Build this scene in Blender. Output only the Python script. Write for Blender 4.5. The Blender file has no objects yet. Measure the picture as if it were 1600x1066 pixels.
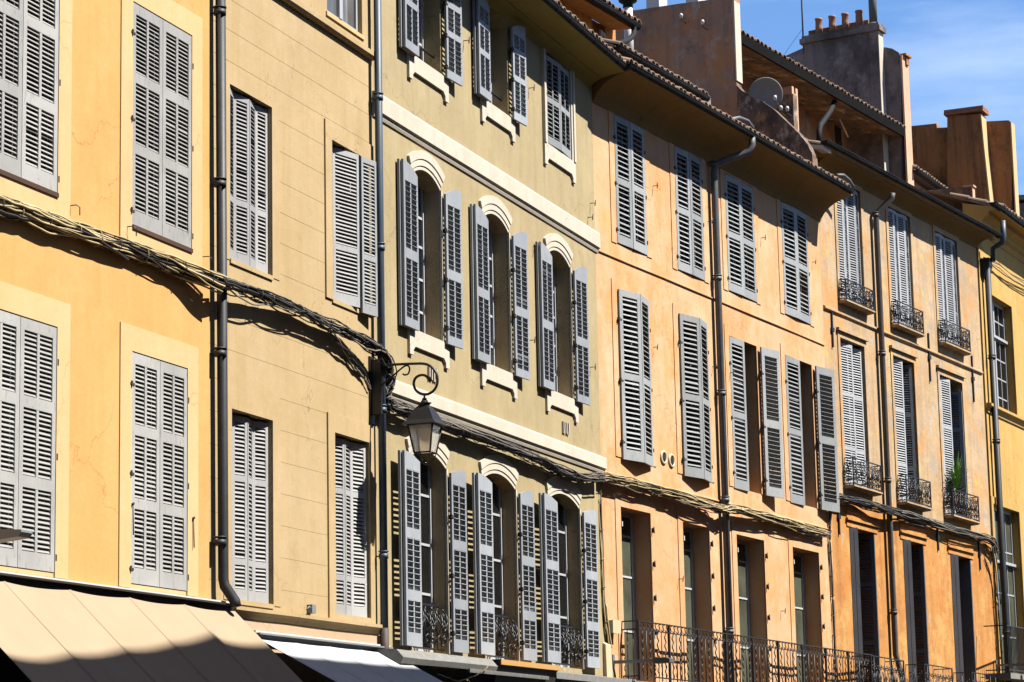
import bpy, math, random
from mathutils import Vector, Matrix
random.seed(7)
sc = bpy.context.scene
C = sc.collection
R = math.radians
PI = math.pi

# ------------------------------------------------------------------ camera
FPX, CX, CY = 4000.0, 800.0, 533.0
CAM = Vector((0, 0, 1.7))
pitch = math.atan(691 / FPX); rho = math.atan(0.02)
r0 = Vector((1, 0, 0)); f0 = Vector((0, math.cos(pitch), math.sin(pitch))); u0 = Vector((0, -math.sin(pitch), math.cos(pitch)))
cr = r0 * math.cos(rho) - u0 * math.sin(rho)
cu = u0 * math.cos(rho) + r0 * math.sin(rho)
def ray(x, y):
    return f0 + cr * ((x - CX) / FPX) + cu * (-(y - CY) / FPX)
cam = bpy.data.objects.new('camera', bpy.data.cameras.new('camera'))
C.objects.link(cam)
m = Matrix.Identity(4)
for i in range(3):
    m[i][0], m[i][1], m[i][2], m[i][3] = cr[i], cu[i], -f0[i], CAM[i]
cam.matrix_world = m
cam.data.sensor_width = 36; cam.data.lens = 36 * FPX / 1600
cam.data.clip_end = 5000; cam.data.clip_start = 0.1
sc.camera = cam

# ------------------------------------------------------------------ facade frames
class Frame:
    """s runs along the facade, n out to the street, z up; u may fall a little as the street does."""
    def __init__(self, A, vp):
        d = ray(*vp); h = math.hypot(d.x, d.y)
        self.u = d / h
        self.n = Vector((d.y / h, -d.x / h, 0))
        self.A = A
    def P(self, s, n, z):
        return self.A + self.u * s + self.n * n + Vector((0, 0, z))
    def pix(self, x, y, n=0.0):
        d = ray(x, y); o = CAM - self.A - self.n * n
        # o.xy + k d.xy = s u.xy
        ux, uy = self.u.x, self.u.y
        det = d.x * (-uy) + d.y * ux
        k = (o.x * uy - o.y * ux) / det
        w = o + d * k
        s = w.x * ux + w.y * uy
        return s, (CAM + d * k - self.A).z - self.u.z * s
    def pixs(self, x, y, s):
        d = ray(x, y); o = CAM - self.A - self.u * s
        nx, ny = self.n.x, self.n.y
        det = d.x * (-ny) + d.y * nx
        k = (o.x * ny - o.y * nx) / det
        w = o + d * k
        return w.x * nx + w.y * ny, w.z
def on_ray(x, y, depth):
    return CAM + ray(x, y) * depth
a0 = on_ray(338, 533, 28.0)
FA = Frame(Vector((a0.x, a0.y, 0)), (2240, 1195))
def chain(F, x, y, vp):
    s, z = F.pix(x, y); p = F.P(s, 0, z)
    G = Frame(Vector((p.x, p.y, 0)), vp)
    G.A = Vector((p.x, p.y, 0))
    return G
FD = chain(FA, 935, 560, (3037, 1270))
FE = chain(FD, 1288, 560, (3416, 1369))
FF = chain(FE, 1537, 560, (2700, 1175))

# ------------------------------------------------------------------ materials
HDG = math.atan2(FA.u.y, FA.u.x)
ALB = 0.44          # keeps every surface at its real-world reflectance
class Mat:
    def __init__(self, name):
        self.m = bpy.data.materials.new(name); self.m.use_nodes = True
        self.t = self.m.node_tree; self.b = self.t.nodes['Principled BSDF']
    def node(self, typ, **kw):
        n = self.t.nodes.new(typ)
        for k, v in kw.items():
            if k in n.inputs: n.inputs[k].default_value = v
            else: setattr(n, k, v)
        return n
    def link(self, a, b): self.t.links.new(a, b)
    def coords(self, scale=(1, 1, 1), loc=(0, 0, 0)):
        g = self.node('ShaderNodeNewGeometry')
        mp1 = self.node('ShaderNodeMapping'); mp1.inputs['Rotation'].default_value = (0, 0, -HDG)
        mp = self.node('ShaderNodeMapping'); mp.inputs['Scale'].default_value = scale; mp.inputs['Location'].default_value = loc
        self.link(g.outputs['Position'], mp1.inputs['Vector']); self.link(mp1.outputs['Vector'], mp.inputs['Vector'])
        return mp.outputs['Vector']
    def noise(self, vec, scale, detail=4, rough=0.6):
        n = self.node('ShaderNodeTexNoise'); n.inputs['Scale'].default_value = scale
        n.inputs['Detail'].default_value = detail; n.inputs['Roughness'].default_value = rough
        if vec is not None: self.link(vec, n.inputs['Vector'])
        return n.outputs['Fac']
    def ramp(self, fac, a, b, ca=(0, 0, 0, 1), cb=(1, 1, 1, 1)):
        r = self.node('ShaderNodeValToRGB'); r.color_ramp.elements[0].position = a; r.color_ramp.elements[1].position = b
        r.color_ramp.elements[0].color = ca; r.color_ramp.elements[1].color = cb
        self.link(fac, r.inputs['Fac']); return r.outputs['Color']
    def mix(self, fac, a, b, mode='MIX'):
        n = self.node('ShaderNodeMixRGB', blend_type=mode)
        for s, v in (('Fac', fac), ('Color1', a), ('Color2', b)):
            if hasattr(v, 'links') or hasattr(v, 'is_output'): self.link(v, n.inputs[s])
            else: n.inputs[s].default_value = v if s == 'Fac' else (*[c * ALB for c in v[:3]], 1)
        return n.outputs['Color']
    def mul(self, fac, k):
        n = self.node('ShaderNodeMath', operation='MULTIPLY'); self.link(fac, n.inputs[0]); n.inputs[1].default_value = k
        return n.outputs[0]
    def bump(self, h, strength=0.3, dist=0.02, prev=None):
        n = self.node('ShaderNodeBump'); n.inputs['Strength'].default_value = strength; n.inputs['Distance'].default_value = dist
        self.link(h, n.inputs['Height'])
        if prev: self.link(prev, n.inputs['Normal'])
        return n.outputs['Normal']
    def done(self, col, rough=0.9, normal=None, metal=0.0, spec=0.3):
        if hasattr(col, 'is_output'): self.link(col, self.b.inputs['Base Color'])
        else: self.b.inputs['Base Color'].default_value = (*col, 1)
        self.b.inputs['Roughness'].default_value = rough; self.b.inputs['Metallic'].default_value = metal
        self.b.inputs['Specular IOR Level'].default_value = spec
        if normal: self.link(normal, self.b.inputs['Normal'])
        return self.m

def plaster(name, a, b, streak=None, streak_amt=0.35, patch=None, patch_lo=0.62, patch2=None, bump=0.25, seed=0, crack=0.006, mottle=None):
    M = Mat(name); L = (seed * 7.3, seed * 3.1, seed * 1.7)
    v = M.coords((1, 1, 1), L)
    col = M.mix(M.ramp(M.noise(v, 0.9, 6, 0.65), 0.35, 0.68), a, b)
    fine = M.noise(v, 14, 5, 0.7)
    col = M.mix(M.mul(M.ramp(fine, 0.35, 0.75), 0.16), col, tuple(c * 0.62 for c in a))
    if streak:
        sv = M.coords((5.0, 5.0, 0.28), L)
        st = M.ramp(M.noise(sv, 1.0, 5, 0.62), 0.5, 0.78)
        col = M.mix(M.mul(st, streak_amt), col, streak)
        sv2 = M.coords((17.0, 17.0, 0.7), L)
        st2 = M.ramp(M.noise(sv2, 1.0, 4, 0.6), 0.5, 0.8)
        col = M.mix(M.mul(st2, streak_amt * 0.5), col, streak)
    if patch2:
        pv = M.coords((0.8, 0.8, 0.5), (L[0] + 11, L[1], L[2]))
        pt = M.ramp(M.noise(pv, 1.7, 7, 0.7), 0.52, 0.62)
        col = M.mix(M.mul(pt, 0.8), col, patch2)
    if patch:
        pv = M.coords((1, 1, 0.7), (L[0] + 5, L[1] + 2, L[2]))
        pt = M.ramp(M.noise(pv, 2.3, 7, 0.68), patch_lo, patch_lo + 0.035)
        col = M.mix(M.mul(pt, 0.75), col, patch)
    for mc, ms, lo, hi, amt in (mottle or ()):
        mv = M.coords((1, 1, 0.75), (L[0] + ms, L[1] - ms, L[2] + 2 * ms))
        col = M.mix(M.mul(M.ramp(M.noise(mv, ms, 9, 0.74), lo, hi), amt), col, mc)
    # broad weathering and hairline cracks
    big = M.noise(M.coords((0.55, 0.55, 0.4), (L[0] + 3, L[1] + 9, L[2])), 1.0, 8, 0.72)
    col = M.mix(M.mul(M.ramp(big, 0.47, 0.66), 0.22), col, tuple(c * 0.66 for c in a))
    spk = M.noise(v, 42, 3, 0.6)
    col = M.mix(M.mul(M.ramp(spk, 0.66, 0.74), 0.3), col, tuple(c * 0.5 for c in a))
    vo = M.node('ShaderNodeTexVoronoi', feature='DISTANCE_TO_EDGE'); vo.inputs['Scale'].default_value = 0.55
    wv = M.node('ShaderNodeVectorMath', operation='ADD'); wn_ = M.node('ShaderNodeTexNoise'); wn_.inputs['Scale'].default_value = 2.2; wn_.inputs['Detail'].default_value = 6
    M.link(v, wn_.inputs['Vector']); M.link(v, wv.inputs[0]); M.link(wn_.outputs['Color'], wv.inputs[1]); M.link(wv.outputs[0], vo.inputs['Vector'])
    ck = M.ramp(vo.outputs['Distance'], 0.0, crack, (1, 1, 1, 1), (0, 0, 0, 1))
    ckm = M.node('ShaderNodeMath', operation='MULTIPLY'); M.link(ck, ckm.inputs[0]); M.link(M.ramp(M.noise(v, 0.5, 3), 0.48, 0.58), ckm.inputs[1])
    col = M.mix(M.mul(ckm.outputs[0], 0.55), col, tuple(c * 0.35 for c in a))
    nb = M.bump(M.noise(v, 3.0, 3, 0.5), bump, 0.03)
    nb = M.bump(M.noise(v, 28, 5, 0.65), bump * 1.1, 0.006, nb)
    return M.done(col, 0.92, nb, spec=0.2)

def paint_wood(name, a, b, wear, amt=0.5, rough=0.6):
    M = Mat(name)
    v = M.coords((1, 1, 1))
    col = M.mix(M.ramp(M.noise(v, 2.2, 5, 0.6), 0.35, 0.65), a, b)
    w = M.ramp(M.noise(M.coords((9, 9, 2.2)), 2.0, 6, 0.72), 0.56, 0.72)
    col = M.mix(M.mul(w, amt), col, wear)
    oi = M.node('ShaderNodeObjectInfo')
    hs = M.node('ShaderNodeHueSaturation'); mr = M.node('ShaderNodeMapRange'); mr.inputs['To Min'].default_value = 0.80; mr.inputs['To Max'].default_value = 1.12
    M.link(oi.outputs['Random'], mr.inputs['Value']); M.link(mr.outputs['Result'], hs.inputs['Value']); M.link(col, hs.inputs['Color']); col = hs.outputs['Color']
    pe = M.ramp(M.noise(M.coords((26, 26, 9)), 1.0, 5, 0.7), 0.62, 0.66)
    col = M.mix(M.mul(pe, amt * 0.8), col, tuple(c * 0.55 for c in wear))
    nb = M.bump(M.noise(M.coords((30, 30, 4)), 1.0, 4, 0.6), 0.35, 0.004)
    return M.done(col, rough, nb)

def simple(name, a, b, scale=4.0, rough=0.7, metal=0.0, bump=0.1, spec=0.4):
    M = Mat(name); v = M.coords()
    col = M.mix(M.ramp(M.noise(v, scale, 6, 0.65), 0.35, 0.68), a, b)
    return M.done(col, rough, M.bump(M.noise(v, scale * 8, 4, 0.6), bump, 0.006), metal, spec)

MAT = {}
MAT['plaster_orange'] = plaster('orange plaster', (0.80, 0.415, 0.13), (0.84, 0.465, 0.165), (0.74, 0.33, 0.08), 0.4, seed=1, bump=0.25, mottle=(((0.82, 0.485, 0.20), 0.8, 0.5, 0.66, 0.5), ((0.76, 0.36, 0.085), 1.4, 0.54, 0.68, 0.4)))
MAT['surround_orange'] = plaster('pale orange surround', (0.80, 0.53, 0.25), (0.83, 0.57, 0.29), (0.74, 0.40, 0.12), 0.22, seed=2, bump=0.2)
MAT['plaster_tan'] = plaster('tan plaster', (0.56, 0.405, 0.20), (0.63, 0.46, 0.245), (0.46, 0.30, 0.12), 0.4, seed=3, bump=0.25, mottle=(((0.66, 0.50, 0.29), 0.9, 0.5, 0.66, 0.5), ((0.50, 0.34, 0.145), 1.5, 0.56, 0.68, 0.45)))
MAT['plaster_olive'] = plaster('olive yellow plaster', (0.49, 0.385, 0.205), (0.555, 0.44, 0.24), (0.34, 0.27, 0.13), 0.55, seed=4, bump=0.25, mottle=(((0.40, 0.31, 0.16), 0.8, 0.48, 0.64, 0.5), ((0.62, 0.51, 0.31), 1.7, 0.54, 0.68, 0.4)))
MAT['plaster_salmon'] = plaster('salmon plaster', (0.84, 0.44, 0.20), (0.83, 0.54, 0.31), (0.80, 0.30, 0.08), 0.55, patch=(0.72, 0.60, 0.46), patch_lo=0.65, patch2=(0.84, 0.40, 0.13), seed=5, bump=0.35, mottle=(((0.84, 0.58, 0.36), 1.1, 0.48, 0.6, 0.6), ((0.82, 0.33, 0.09), 1.9, 0.54, 0.66, 0.6), ((0.86, 0.50, 0.10), 0.7, 0.60, 0.68, 0.6)))
MAT['plaster_worn'] = plaster('worn ochre plaster', (0.58, 0.40, 0.225), (0.74, 0.52, 0.30), (0.30, 0.19, 0.11), 0.55, patch=(0.60, 0.51, 0.40), patch_lo=0.58, seed=6, bump=0.7, mottle=(((0.74, 0.36, 0.11), 1.2, 0.50, 0.60, 0.85), ((0.47, 0.395, 0.31), 1.8, 0.54, 0.63, 0.8), ((0.76, 0.52, 0.17), 2.4, 0.57, 0.62, 0.8)))
MAT['plaster_rust'] = plaster('rust orange plaster', (0.68, 0.27, 0.06), (0.74, 0.38, 0.12), (0.30, 0.12, 0.03), 0.65, patch=(0.60, 0.48, 0.35), patch_lo=0.63, seed=7, bump=0.7, mottle=(((0.72, 0.44, 0.14), 1.3, 0.50, 0.60, 0.8), ((0.46, 0.19, 0.06), 2.2, 0.54, 0.64, 0.7)))
MAT['plaster_yellow'] = plaster('yellow plaster', (0.70, 0.42, 0.105), (0.76, 0.48, 0.15), (0.48, 0.26, 0.05), 0.55, seed=8, bump=0.45, mottle=(((0.56, 0.36, 0.13), 2.0, 0.50, 0.62, 0.6),))
MAT['stone_cream'] = plaster('cream painted stone', (0.72, 0.635, 0.50), (0.77, 0.69, 0.565), (0.50, 0.40, 0.28), 0.35, seed=9, bump=0.25)
MAT['soffit'] = plaster('shade-darkened ochre soffit', (0.34, 0.20, 0.055), (0.38, 0.235, 0.07), (0.20, 0.11, 0.03), 0.4, seed=16)  # base colour darkened to paint in the shade under the eaves
MAT['soffit_yellow'] = plaster('shade-darkened yellow soffit', (0.40, 0.31, 0.075), (0.44, 0.34, 0.09), (0.22, 0.17, 0.05), 0.3, seed=17)  # eave shade put into this colour too
MAT['reveal_brown'] = plaster('bare brown render', (0.62, 0.45, 0.24), (0.72, 0.53, 0.28), (0.36, 0.25, 0.12), 0.55, seed=10, bump=1.0)
MAT['gable_brown'] = plaster('weathered brown render', (0.44, 0.28, 0.22), (0.58, 0.34, 0.21), (0.16, 0.11, 0.09), 0.6, seed=11, bump=1.0, mottle=(((0.66, 0.30, 0.11), 0.9, 0.48, 0.6, 0.85), ((0.60, 0.48, 0.42), 2.2, 0.52, 0.62, 0.7), ((0.20, 0.13, 0.10), 1.6, 0.55, 0.66, 0.8)))
MAT['gable_black'] = plaster('blackened render', (0.15, 0.11, 0.09), (0.34, 0.21, 0.13), (0.05, 0.04, 0.035), 0.5, seed=12, bump=1.2, mottle=(((0.62, 0.33, 0.12), 1.3, 0.52, 0.62, 0.8), ((0.66, 0.54, 0.44), 2.6, 0.54, 0.62, 0.8), ((0.08, 0.06, 0.05), 3.4, 0.50, 0.60, 0.8)))
MAT['chimney_grey'] = plaster('sooty grey render', (0.20, 0.165, 0.16), (0.34, 0.275, 0.26), (0.06, 0.05, 0.05), 0.6, seed=13, bump=1.0, mottle=(((0.46, 0.38, 0.36), 2.0, 0.52, 0.64, 0.7), ((0.08, 0.065, 0.06), 1.2, 0.50, 0.62, 0.7)))
MAT['black_board'] = simple('black board', (0.006, 0.006, 0.006), (0.012, 0.011, 0.01), 6, 0.9, 0, 0.3, 0.05)
MAT['gable_rust'] = plaster('rust brown render', (0.56, 0.24, 0.08), (0.44, 0.20, 0.085), (0.06, 0.04, 0.03), 0.8, seed=14, bump=0.9, mottle=(((0.10, 0.06, 0.04), 1.3, 0.52, 0.64, 0.75), ((0.66, 0.34, 0.12), 1.9, 0.55, 0.65, 0.6)))
MAT['pink'] = plaster('pale pink plaster', (0.80, 0.47, 0.30), (0.83, 0.52, 0.35), (0.68, 0.37, 0.22), 0.15, seed=15)
MAT['fascia_pink'] = plaster('pinkish tan render', (0.66, 0.45, 0.28), (0.70, 0.50, 0.33), (0.55, 0.33, 0.17), 0.3, seed=18, bump=0.5)
MAT['shutter_grey'] = paint_wood('weathered grey shutter paint', (0.455, 0.445, 0.42), (0.54, 0.53, 0.50), (0.24, 0.225, 0.195), 0.75)
MAT['shutter_pale'] = paint_wood('pale grey shutter paint', (0.47, 0.465, 0.46), (0.54, 0.535, 0.52), (0.30, 0.27, 0.24), 0.6)
MAT['shutter_blue'] = paint_wood('blue grey shutter paint', (0.37, 0.395, 0.425), (0.44, 0.465, 0.49), (0.26, 0.26, 0.26), 0.5)
MAT['shutter_mid'] = paint_wood('mid grey shutter paint', (0.37, 0.385, 0.385), (0.43, 0.445, 0.44), (0.22, 0.21, 0.20), 0.55)
MAT['shutter_white'] = paint_wood('faded white grey shutter paint', (0.50, 0.515, 0.54), (0.58, 0.595, 0.61), (0.34, 0.33, 0.32), 0.45)
MAT['shutter_slate'] = paint_wood('slate shutter paint', (0.17, 0.185, 0.215), (0.21, 0.225, 0.26), (0.10, 0.10, 0.11), 0.5)
MAT['wood_brown'] = paint_wood('brown sill wood', (0.085, 0.04, 0.02), (0.12, 0.055, 0.025), (0.05, 0.03, 0.02), 0.5)
MAT['frame_white'] = paint_wood('white window paint', (0.60, 0.61, 0.62), (0.66, 0.67, 0.68), (0.42, 0.42, 0.42), 0.25, 0.4)
MAT['pipe_dark'] = simple('dark painted pipe', (0.022, 0.024, 0.026), (0.040, 0.042, 0.044), 5, 0.55, 0.0, 0.2, 0.25)
MAT['pipe_blue'] = simple('blue grey pipe', (0.055, 0.08, 0.115), (0.075, 0.105, 0.14), 5, 0.5, 0.0, 0.15, 0.3)
MAT['pipe_zinc'] = simple('zinc pipe', (0.10, 0.11, 0.12), (0.155, 0.16, 0.165), 6, 0.55, 0.0, 0.25, 0.3)
MAT['pipe_brown'] = simple('brownish grey pipe', (0.095, 0.082, 0.072), (0.14, 0.12, 0.105), 6, 0.6, 0.0, 0.25, 0.25)
MAT['gutter'] = simple('dark zinc gutter', (0.012, 0.012, 0.013), (0.026, 0.026, 0.027), 6, 0.75, 0.0, 0.2, 0.12)
MAT['iron'] = simple('black iron', (0.010, 0.010, 0.011), (0.02, 0.02, 0.02), 12, 0.45, 0.3, 0.1, 0.5)
MAT['iron_rust'] = simple('rusty hinge iron', (0.045, 0.035, 0.028), (0.09, 0.06, 0.04), 14, 0.7, 0.2)
MAT['balcony_iron'] = simple('brown black iron', (0.035, 0.027, 0.022), (0.06, 0.045, 0.035), 12, 0.55, 0.3)
MAT['tile'] = None
MAT['white_ceramic'] = simple('white ceramic', (0.75, 0.75, 0.73), (0.8, 0.8, 0.78), 10, 0.3)
MAT['white_paint'] = simple('white painted metal', (0.72, 0.71, 0.68), (0.78, 0.77, 0.74), 6, 0.5)
MAT['slab'] = simple('grey stone slab', (0.20, 0.195, 0.175), (0.29, 0.285, 0.26), 9, 0.9, 0, 0.5)
MAT['orange_metal'] = simple('orange painted fascia', (0.62, 0.33, 0.09), (0.68, 0.38, 0.12), 6, 0.6)
MAT['dark_wood_and_shade'] = simple('dark brown wood and shade', (0.02, 0.009, 0.005), (0.03, 0.014, 0.008), 6, 0.7)
MAT['box_cream'] = simple('cream plastic', (0.70, 0.60, 0.38), (0.74, 0.64, 0.42), 6, 0.5)
MAT['terracotta_pot'] = simple('terracotta pot', (0.34, 0.15, 0.085), (0.42, 0.20, 0.12), 6, 0.85)
MAT['dish'] = simple('pale grey dish', (0.30, 0.285, 0.265), (0.34, 0.32, 0.30), 4, 0.8)
MAT['leaf'] = simple('green strap leaf', (0.13, 0.30, 0.05), (0.26, 0.48, 0.09), 9, 0.5)
MAT['asphalt'] = simple('street asphalt', (0.045, 0.045, 0.046), (0.06, 0.06, 0.06), 3, 0.95)
MAT['paving'] = simple('stone paving', (0.30, 0.27, 0.23), (0.38, 0.34, 0.29), 2, 0.9)
MAT['pipe_grey'] = simple('grey enamel', (0.25, 0.26, 0.27), (0.30, 0.31, 0.32), 6, 0.45)

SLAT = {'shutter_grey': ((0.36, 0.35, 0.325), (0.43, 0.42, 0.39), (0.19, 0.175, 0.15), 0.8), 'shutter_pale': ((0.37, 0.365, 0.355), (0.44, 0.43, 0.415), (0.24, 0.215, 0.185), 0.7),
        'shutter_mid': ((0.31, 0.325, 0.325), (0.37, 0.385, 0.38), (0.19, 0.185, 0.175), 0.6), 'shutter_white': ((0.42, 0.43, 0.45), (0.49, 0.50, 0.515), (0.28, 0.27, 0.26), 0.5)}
for k_, (a_, b_, c_, d_) in SLAT.items(): MAT[k_ + '_slat'] = paint_wood(k_.replace('_', ' ') + ' on dusty self-shaded slats', a_, b_, c_, d_)  # slat tone darkened for dust and for the slats' own shade
def tile_material():
    M = Mat('weathered roof tile'); v = M.coords()
    g = M.node('ShaderNodeNewGeometry')
    col = M.mix(g.outputs['Random Per Island'], (0.28, 0.14, 0.085), (0.40, 0.27, 0.18))
    col = M.mix(M.ramp(M.noise(v, 5, 6, 0.7), 0.42, 0.62), col, (0.21, 0.165, 0.125))
    return M.done(col, 0.92, M.bump(M.noise(v, 40, 4, 0.6), 0.5, 0.006))
MAT['tile'] = tile_material()

def glass_material(name, col):
    M = Mat(name); v = M.coords()
    return M.done(M.mix(M.ramp(M.noise(v, 1.3, 3), 0.4, 0.7), col, tuple(c * 0.5 for c in col)), 0.06, M.bump(M.noise(v, 1.5, 2), 0.05, 0.02), 0, 0.5)
MAT['glass'] = glass_material('dark window glass', (0.016, 0.015, 0.014))
MAT['glass_curtain'] = glass_material('window glass over curtain', (0.20, 0.20, 0.19))
MAT['glass_green'] = glass_material('window glass over pale blind', (0.13, 0.14, 0.10))

def fabric(name, a, b, pitch):
    M = Mat(name); v = M.coords()
    col = M.mix(M.ramp(M.noise(v, 1.4, 5, 0.6), 0.35, 0.7), a, b)
    st = M.noise(M.coords((2.2, 0.35, 0.35)), 1.0, 4, 0.6)
    col = M.mix(M.mul(M.ramp(st, 0.45, 0.75), 0.2), col, tuple(c * 0.8 for c in a))
    bm = M.bump(M.noise(v, 1.0, 2), 0.5, 0.05)
    bm = M.bump(M.noise(v, 120, 2), 0.15, 0.002, bm)
    m = M.done(col, 0.9, bm, spec=0.1)
    return m
MAT['awning_beige'] = fabric('beige awning cloth', (0.44, 0.33, 0.215), (0.475, 0.36, 0.24), 1)
MAT['awning_white'] = fabric('white awning cloth', (0.66, 0.66, 0.66), (0.70, 0.70, 0.70), 1)

def cable_material(name, cols):
    M = Mat(name); g = M.node('ShaderNodeNewGeometry')
    r = M.node('ShaderNodeValToRGB'); M.link(g.outputs['Random Per Island'], r.inputs['Fac'])
    el = r.color_ramp.elements; r.color_ramp.interpolation = 'CONSTANT'
    el[0].color = (*cols[0], 1); el[0].position = 0
    el[1].color = (*cols[1], 1); el[1].position = 1 / len(cols)
    for i, c in enumerate(cols[2:]):
        e = el.new((i + 2) / len(cols)); e.color = (*c, 1)
    return M.done(r.outputs['Color'], 0.6)
MAT['cable_tan'] = cable_material('tan and black cables', [(0.26, 0.20, 0.10), (0.02, 0.017, 0.014), (0.33, 0.26, 0.14), (0.20, 0.155, 0.08), (0.09, 0.07, 0.045), (0.015, 0.013, 0.012)])
MAT['cable_dark'] = cable_material('grey and black cables', [(0.012, 0.011, 0.010), (0.07, 0.062, 0.052), (0.010, 0.009, 0.008), (0.12, 0.10, 0.075), (0.02, 0.018, 0.015), (0.035, 0.03, 0.026)])

def lantern_glass():
    M = Mat('frosted lantern glass')
    M.b.inputs['Base Color'].default_value = (0.80, 0.70, 0.55, 1); M.b.inputs['Roughness'].default_value = 0.45
    M.b.inputs['Transmission Weight'].default_value = 0.75
    M.b.inputs['IOR'].default_value = 1.08
    return M.m
MAT['lantern_glass'] = lantern_glass()

# ------------------------------------------------------------------ mesh building
class MB:
    def __init__(self, F=FA):
        self.F = F; self.v = []; self.f = []; self.mi = []; self.cur = 0; self.xf = None; self.sm = []; self.smooth = False
    def add(self, p):
        if self.xf: p = self.xf(*p)
        self.v.append(self.F.P(*p)); return len(self.v) - 1
    def face(self, idx):
        self.f.append(idx); self.mi.append(self.cur); self.sm.append(self.smooth)
    def quad(self, *pts): self.face([self.add(p) for p in pts])
    def box(self, a0, a1, b0, b1, c0, c1):
        i = [self.add((a, b, c)) for c in (c0, c1) for b in (b0, b1) for a in (a0, a1)]
        for q in ((0, 2, 3, 1), (4, 5, 7, 6), (0, 1, 5, 4), (2, 6, 7, 3), (0, 4, 6, 2), (1, 3, 7, 5)):
            self.face([i[k] for k in q])
    def prism(self, poly, axis, lo, hi):
        """poly: 2-D outline; axis the one it is extruded along (0 s, 1 n, 2 z)."""
        def p3(p, t):
            if axis == 0: return (t, p[0], p[1])
            if axis == 1: return (p[0], t, p[1])
            return (p[0], p[1], t)
        A = [self.add(p3(p, lo)) for p in poly]; B = [self.add(p3(p, hi)) for p in poly]
        n = len(poly)
        self.face(A[::-1]); self.face(B)
        for k in range(n): self.face([A[k], A[(k + 1) % n], B[(k + 1) % n], B[k]])
    def sweep(self, prof, s0, s1, closed=True, steps=1, wob=0.0):
        rows = []
        for i in range(steps + 1):
            s = s0 + (s1 - s0) * i / steps
            dz = random.uniform(-wob, wob); dn = random.uniform(-wob, wob)
            rows.append([self.add((s, n + dn, z + dz)) for n, z in prof])
        k = len(prof); rng = range(k if closed else k - 1)
        for i in range(steps):
            for j in rng:
                self.face([rows[i][j], rows[i + 1][j], rows[i + 1][(j + 1) % k], rows[i][(j + 1) % k]])
        if closed:
            self.face(rows[0]); self.face(rows[-1][::-1])
    def tube(self, pts, r, seg=8, cap=True):
        W = [self.F.P(*(self.xf(*p) if self.xf else p)) for p in pts]
        sm = self.smooth; self.smooth = True
        rr = r if isinstance(r, (list, tuple)) else [r] * len(W)
        rings = []; up = None
        for i, p in enumerate(W):
            t = (W[min(i + 1, len(W) - 1)] - W[max(i - 1, 0)])
            t = t.normalized() if t.length > 1e-9 else Vector((0, 0, 1))
            if up is None:
                up = t.orthogonal().normalized()
            up = (up - t * up.dot(t))
            up = up.normalized() if up.length > 1e-6 else t.orthogonal().normalized()
            b = t.cross(up)
            ring = []
            for k in range(seg):
                a = 2 * PI * k / seg
                self.v.append(p + (up * math.cos(a) + b * math.sin(a)) * rr[i]); ring.append(len(self.v) - 1)
            rings.append(ring)
        for i in range(len(W) - 1):
            for k in range(seg):
                self.face([rings[i][k], rings[i][(k + 1) % seg], rings[i + 1][(k + 1) % seg], rings[i + 1][k]])
        self.smooth = False
        if cap:
            self.face(rings[0][::-1]); self.face(rings[-1])
        self.smooth = sm
    def lathe(self, c, prof, seg=16):
        sm = self.smooth; self.smooth = True
        rings = []
        for r, z in prof:
            rings.append([self.add((c[0] + r * math.cos(2 * PI * k / seg), c[1] + r * math.sin(2 * PI * k / seg), c[2] + z)) for k in range(seg)])
        for i in range(len(prof) - 1):
            for k in range(seg):
                self.face([rings[i][k], rings[i][(k + 1) % seg], rings[i + 1][(k + 1) % seg], rings[i + 1][k]])
        self.face(rings[0][::-1]); self.face(rings[-1])
        self.smooth = sm
    def build(self, name, mat, parent=None, loc=None):
        me = bpy.data.meshes.new(name)
        L = Vector(loc) if loc is not None else (parent['origin_point'] if parent else Vector((0, 0, 0)))
        L = Vector(L)
        me.from_pydata([v - L for v in self.v], [], self.f)
        for mm in (mat if isinstance(mat, (list, tuple)) else [mat]): me.materials.append(MAT[mm])
        me.polygons.foreach_set('material_index', self.mi)
        me.polygons.foreach_set('use_smooth', self.sm)
        me.update()
        bm_fix(me)
        o = bpy.data.objects.new(name, me); C.objects.link(o)
        if parent:
            o.parent = parent; o['origin_point'] = L
        else:
            o.location = L; o['origin_point'] = L
        return o
import bmesh
def bm_fix(me):
    b = bmesh.new(); b.from_mesh(me); bmesh.ops.recalc_face_normals(b, faces=b.faces); b.to_mesh(me); b.free()
def tag(o, label, cat, group=None, kind=None):
    if kind: o['kind'] = kind
    if label: o['label'] = label
    if cat: o['category'] = cat
    if group: o['group'] = group
    return o
def empty(name, F, s, n, z, label, cat, group=None):
    o = bpy.data.objects.new(name, None); C.objects.link(o)
    o.location = F.P(s, n, z); o.empty_display_size = 0.2
    o['origin_point'] = F.P(s, n, z)
    return tag(o, label, cat, group)

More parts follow.
